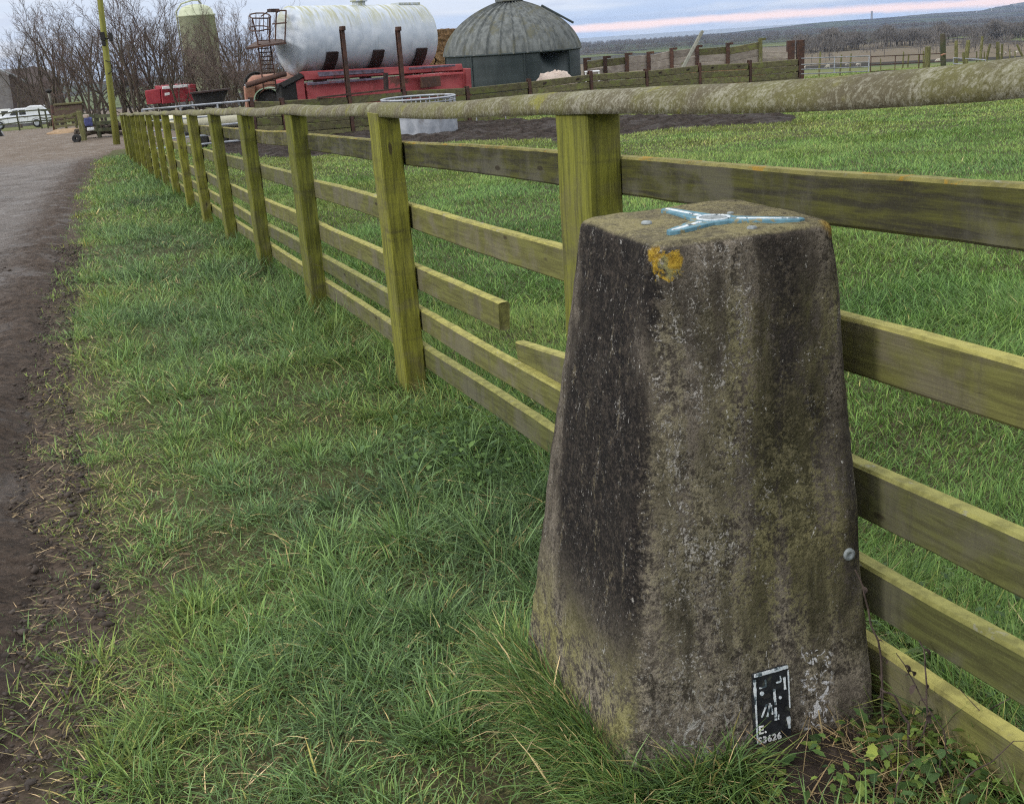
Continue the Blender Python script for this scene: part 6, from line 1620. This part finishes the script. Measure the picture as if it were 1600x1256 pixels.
s0 = sheep(1294, 109, 150, 2.9, 'white sheep grazing left of centre behind the galvanised gate')
sheep(1257, 111, 160, 1.2, 'small white sheep at the left end of the galvanised gate', s0)
sheep(1323, 108, 165, 0.4, 'white sheep near the middle bar of the galvanised gate', s0)
sheep(1342, 105, 158, 3.3, 'white sheep at the right end of the galvanised gate', s0)
sheep(1466, 97, 150, 3.0, 'white sheep just left of the tall dark gate post', s0)
for i, (px, py, D) in enumerate([(1571, 72, 210), (1580, 71, 214), (1563, 74, 205), (1590, 69, 220)]):
    q = sheep(px, py, D, 0.5 + i, ['far white sheep between the rightmost stakes, nearest of four', 'far white sheep on the pale slope, second of the row', 'leftmost far white sheep by the paired stakes', 'rightmost far white sheep at the picture edge'][i], s0)
# ------------------------------------------------------------------ bare winter trees
def grow(seed, H, stems, spread, twig_r, levels=4, trunk_h=0.12):
    rr = random.Random(seed); T = MB(); Cn = MB()
    def branch(p, d, L, r, lv):
        n = 4 if lv < 2 else 3; pts = [p]; rs = [r]; q = p.copy(); dd = d.copy()
        for i in range(n):
            j = Vector((rr.gauss(0, 1), rr.gauss(0, 1), rr.gauss(0, 0.6))) * (0.13 + 0.05 * lv); dd = (dd + j + Vector((0, 0, 0.10))).normalized()
            q = q + dd * L / n; pts.append(q.copy()); rs.append(max(twig_r * 0.6, r * (1 - 0.62 * (i + 1) / n)))
        (T if lv < 2 else Cn).tube(pts, rs, 7 if lv == 0 else 5 if lv == 1 else 3, caps=False)
        if lv >= levels: return
        nb = {0: 6, 1: 5, 2: 4, 3: 3}.get(lv, 3)
        for k_ in range(nb):
            f = (trunk_h if lv == 0 else 0.18) + (0.97 - (trunk_h if lv == 0 else 0.18)) * (k_ + rr.random()) / nb
            i = min(n - 1, int(f * n)); ff = f * n - i; bp = pts[i].lerp(pts[i + 1], ff); br = rs[i] * (1 - ff) + rs[i + 1] * ff
            ax = (pts[i + 1] - pts[i]).normalized(); o1 = ax.orthogonal().normalized(); a = rr.uniform(0, 6.28); side = o1 * math.cos(a) + ax.cross(o1) * math.sin(a)
            ang = rr.uniform(0.32, 0.72); nd = (ax * math.cos(ang) + side * math.sin(ang)).normalized()
            branch(bp, nd, L * rr.uniform(0.46, 0.70) * (1.1 - 0.35 * f), max(twig_r, br * rr.uniform(0.45, 0.68)), lv + 1)
    for s in range(stems):
        a = 6.28 * s / max(1, stems) + rr.uniform(-.5, .5); t_ = rr.uniform(0.12, 0.38) * spread if stems > 1 else rr.uniform(0, .1)
        d0 = Vector((math.cos(a) * t_, math.sin(a) * t_, 1)).normalized(); branch(Vector((math.cos(a) * 0.15, math.sin(a) * 0.15, -0.15)), d0, H * rr.uniform(0.72, 0.92), H * 0.016 * (1.3 if stems == 1 else 1), 0)
    return T, Cn
VAR = []
for i, (sd, st, sp, tr) in enumerate([(1, 2, 1.0, .008), (2, 3, 1.4, .008), (3, 2, 0.9, .008), (4, 1, 1.0, .009), (5, 4, 1.7, .008)]):
    T, Cn = grow(sd * 13, 7.0, st, sp, tr)
    tm = bpy.data.meshes.new('trunk'); tm.from_pydata(T.v, [], T.f); tm.materials.append(M_BARK)
    cm = bpy.data.meshes.new('crown'); cm.from_pydata(Cn.v, [], Cn.f); cm.materials.append(M_TWIG if i % 2 else M_TWIG2)
    VAR.append((tm, cm)); print('tree', i, len(Cn.f))
def tree(px, ptop, D, v, label, sx=1.0, rz=None, name='bare_tree', pyb=150):
    p = base_at(px, pyb, D); zt_ = topz(px, ptop, D); s = (zt_ - p.z) / 7.0
    root = empty(name, tuple(p), label, 'tree', rnd.uniform(0, 6.28) if rz is None else rz, 'bare trees round the farmyard')
    root.scale = (s * sx, s * sx, s)
    for nm, me in zip(('trunk', 'crown'), VAR[v]):
        o = bpy.data.objects.new(nm, me); COL.objects.link(o); o.parent = root
TREES = [
 (22, 60, 118, 3, 'thin pale bare tree at the far left above the house roof', 0.9),
 (52, 66, 112, 2, 'slender bare tree behind the pickup canopy', 0.9),
 (88, 38, 98, 1, 'spreading bare tree above the lamp post', 1.1),
 (112, 24, 94, 0, 'broad bare tree above the brown hoarding', 1.05),
 (138, 30, 84, 4, 'many stemmed bare tree just left of the utility pole', 1.0),
 (156, 62, 96, 2, 'low bare tree half hidden by the utility pole', 1.1),
 (185, 28, 66, 1, 'bare tree just right of the utility pole', 0.95),
 (212, 18, 62, 2, 'upright bare tree between utility pole and dull red trailer', 1.0),
 (238, 0, 64, 0, 'tallest bare tree with reddish twigs above the dull red trailer', 0.95),
 (262, 12, 68, 4, 'bare tree left of the green silo', 0.95),
 (284, 24, 60, 1, 'bare tree crossing the left side of the green silo', 0.9),
 (310, 62, 62, 4, 'lower bare tree in front of the green silo', 1.0),
 (338, 58, 64, 2, 'bare tree crossing the right side of the green silo', 1.0),
 (362, 36, 62, 1, 'bare tree right of the green silo', 0.95),
 (384, 22, 66, 0, 'tall bare tree left of the tank ladder', 0.9),
 (408, 34, 70, 4, 'bare tree behind the tank ladder cage', 0.9),
 (432, 66, 64, 1, 'low bare tree behind the left end of the white tank', 0.9),
]
for a in TREES: tree(*a[:4], a[4], a[5])
# tangled scrub along the tree line
for i, (px, pt, D, v, lb) in enumerate([(70, 120, 112, 4, 'low scrub bush behind the lamp post'), (205, 108, 66, 1, 'scrub bush right of the utility pole'), (345, 92, 57, 1, 'scrub bush right of the dark skip'), (375, 84, 56, 4, 'dense scrub bush left of the rusty tanker'), (398, 92, 58, 4, 'scrub bush behind the rusty tanker'), (425, 96, 60, 1, 'scrub bush under the left end of the tank'), (250, 104, 72, 4, 'scrub bush behind the dull red trailer')]):
    tree(px, pt, D, v, lb, 1.5, name='scrub_bush')
# far wood, hedgerow trees and copses in the valley: one mass
def far_wood():
    VV = []; QQ = []; TT = []; n0 = 0
    rr = np.random.default_rng(3)
    def put(px, D, h, w_):
        nonlocal n0
        d = ray(px, 60); a = d[0] / d[1]; x = a * D; y = D; z = float(G(np.array(x), np.array(y), False))
        k_ = 90
        ph = rr.uniform(0, 6.28, k_); cth = rr.uniform(-0.2, 1, k_); rad = rr.uniform(0.35, 1, k_) ** 0.5
        sth = np.sqrt(1 - cth ** 2)
        c = np.stack([x + w_ * rad * sth * np.cos(ph), y + w_ * rad * sth * np.sin(ph), z + h * 0.42 + h * 0.56 * rad * cth], -1)
        # thin upright twig slivers
        s = h * rr.uniform(0.10, 0.26, k_); wd = h * rr.uniform(0.010, 0.026, k_); an = rr.uniform(0, 3.14, k_); lx, ly = rr.normal(0, .35, k_), rr.normal(0, .35, k_)
        e = np.stack([np.cos(an) * wd, np.sin(an) * wd, 0 * wd], -1); u = np.stack([lx * s, ly * s, s], -1)
        V = np.stack([c - e, c + e, c + u + e * .4, c + u - e * .4], 1).reshape(-1, 3)
        # trunk
        t = h * 0.02; tv = np.array([[x - t, y, z - .5], [x + t, y, z - .5], [x + t * .5, y, z + h * .8], [x - t * .5, y, z + h * .8], [x, y - t, z - .5], [x, y + t, z - .5], [x, y + t * .5, z + h * .8], [x, y - t * .5, z + h * .8]])
        V = np.concatenate([V, tv]); VV.append(V); QQ.append(np.arange(len(V)).reshape(-1, 4) + n0); n0 += len(V)
    # shelter belt with gaps
    for _ in range(700):
        px = rr.uniform(1246, 1680); den = 0.35 + 0.65 * (math.sin(px * 0.045) > -0.65)
        if rr.random() > den: continue
        D = 620 + (px - 1250) * 0.35 + rr.uniform(-45, 60); cl = 0.5 + 0.5 * math.sin(px * 0.11) * math.sin(px * 0.037 + 1); put(px, D, rr.uniform(4.2, 6.5) + 5.0 * cl, rr.uniform(2.5, 4.5))
    for px0, px1, D0, n_, h0, h1 in ((1240, 1680, 330, 26, 2, 6), (1240, 1700, 1150, 420, 5, 8), (900, 1680, 1700, 360, 6, 10), (900, 1680, 2500, 420, 8, 13), (900, 1650, 3300, 420, 9, 14), (880, 1250, 4100, 300, 9, 15), (1240, 1320, 560, 40, 4, 9), (1480, 1680, 300, 14, 2.5, 4.5)):
        for _ in range(n_):
            px = rr.uniform(px0, px1); D = D0 * (1 + rr.normal(0, 0.012 if n_ > 100 else 0.06)) * (1 + 0.05 * math.sin(px * 0.02 + D0)); put(px, D, rr.uniform(h0, h1), rr.uniform(h0, h1) * 0.55)
    tag(mesh_np('far_woodland', np.concatenate(VV), [np.concatenate(QQ)], M_FARW), 'brown leafless woods and hedgerows across the valley', None, None, 'stuff')
far_wood()
# wind turbines and a chimney on the coast
def turbine(px, pyt, pyb, D, ang, label):
    a, b_ = Vector(at(px, pyb, D)), Vector(at(px, pyt, D)); zg = gz(a.x, a.y); a.z = zg; H = b_.z - zg
    root = empty('wind_turbine', tuple(a), label, 'wind turbine', group='wind turbines on the skyline')
    MB().tube([(0, 0, -2), (0, 0, H)], [H * 0.022, H * 0.014], 8).build('tower', M_WHITEP, root)
    MB().box((0, 0, H), (H * .04, H * .10, H * .04)).build('nacelle', M_WHITEP, root, bevel=H * .008)
    for i in range(3):
        q = ang + i * 2.0944; e = Vector((math.sin(q), 0, math.cos(q))) * H * 0.58
        MB().tube([(0, -H * .06, H), Vector((0, -H * .06, H)) + e * 0.25, Vector((0, -H * .06, H)) + e], [H * .010, H * .018, H * .004], 6).build('blade', M_WHITEP, root)
for i, (px, t, b_, D, lb) in enumerate([(1511, 17, 25, 7000, 'leftmost white wind turbine near the coast'), (1526, 10, 23, 6400, 'second wind turbine from the left'), (1549, 9, 21, 6500, 'third wind turbine from the left'), (1567, 5, 12, 8200, 'small wind turbine standing alone on the ridge'), (1583, 5, 11, 8200, 'small wind turbine left of the tall pair'), (1586, 7, 18, 6600, 'left one of the tall pair of turbines at the right edge'), (1593, 7, 18, 6650, 'right one of the tall pair of turbines at the right edge')]): turbine(px, t, b_, D, i * 0.8, lb)
a = Vector(at(1362, 27, 7400)); b_ = Vector(at(1362, 18, 7400)); a.z = gz(a.x, a.y)
ch = empty('power_station_chimney', tuple(a), 'tiny pale chimney on the far coast', 'chimney')
MB().tube([(0, 0, -3), (0, 0, (b_.z - a.z))], [9, 6], 10).build('stack', M_RENDER, ch); MB().box((-35, 0, 8), (60, 40, 26)).build('hall', M_RENDER, ch)
# hazy air over the valley
def haze():
    m, k = new_mat('valley_haze')
    v = k.node('ShaderNodeVolumePrincipled', {'Color': (0.46, 0.58, 0.82, 1), 'Density': 0.00006, 'Anisotropy': 0.0}); k.l.new(v.outputs[0], k.out.inputs['Volume'])
    o = MB().box((0, 3900, -85), (24000, 11000, 200)).build('haze', m); tag(o, 'blue haze filling the valley and coast', None, None, 'stuff')
haze()
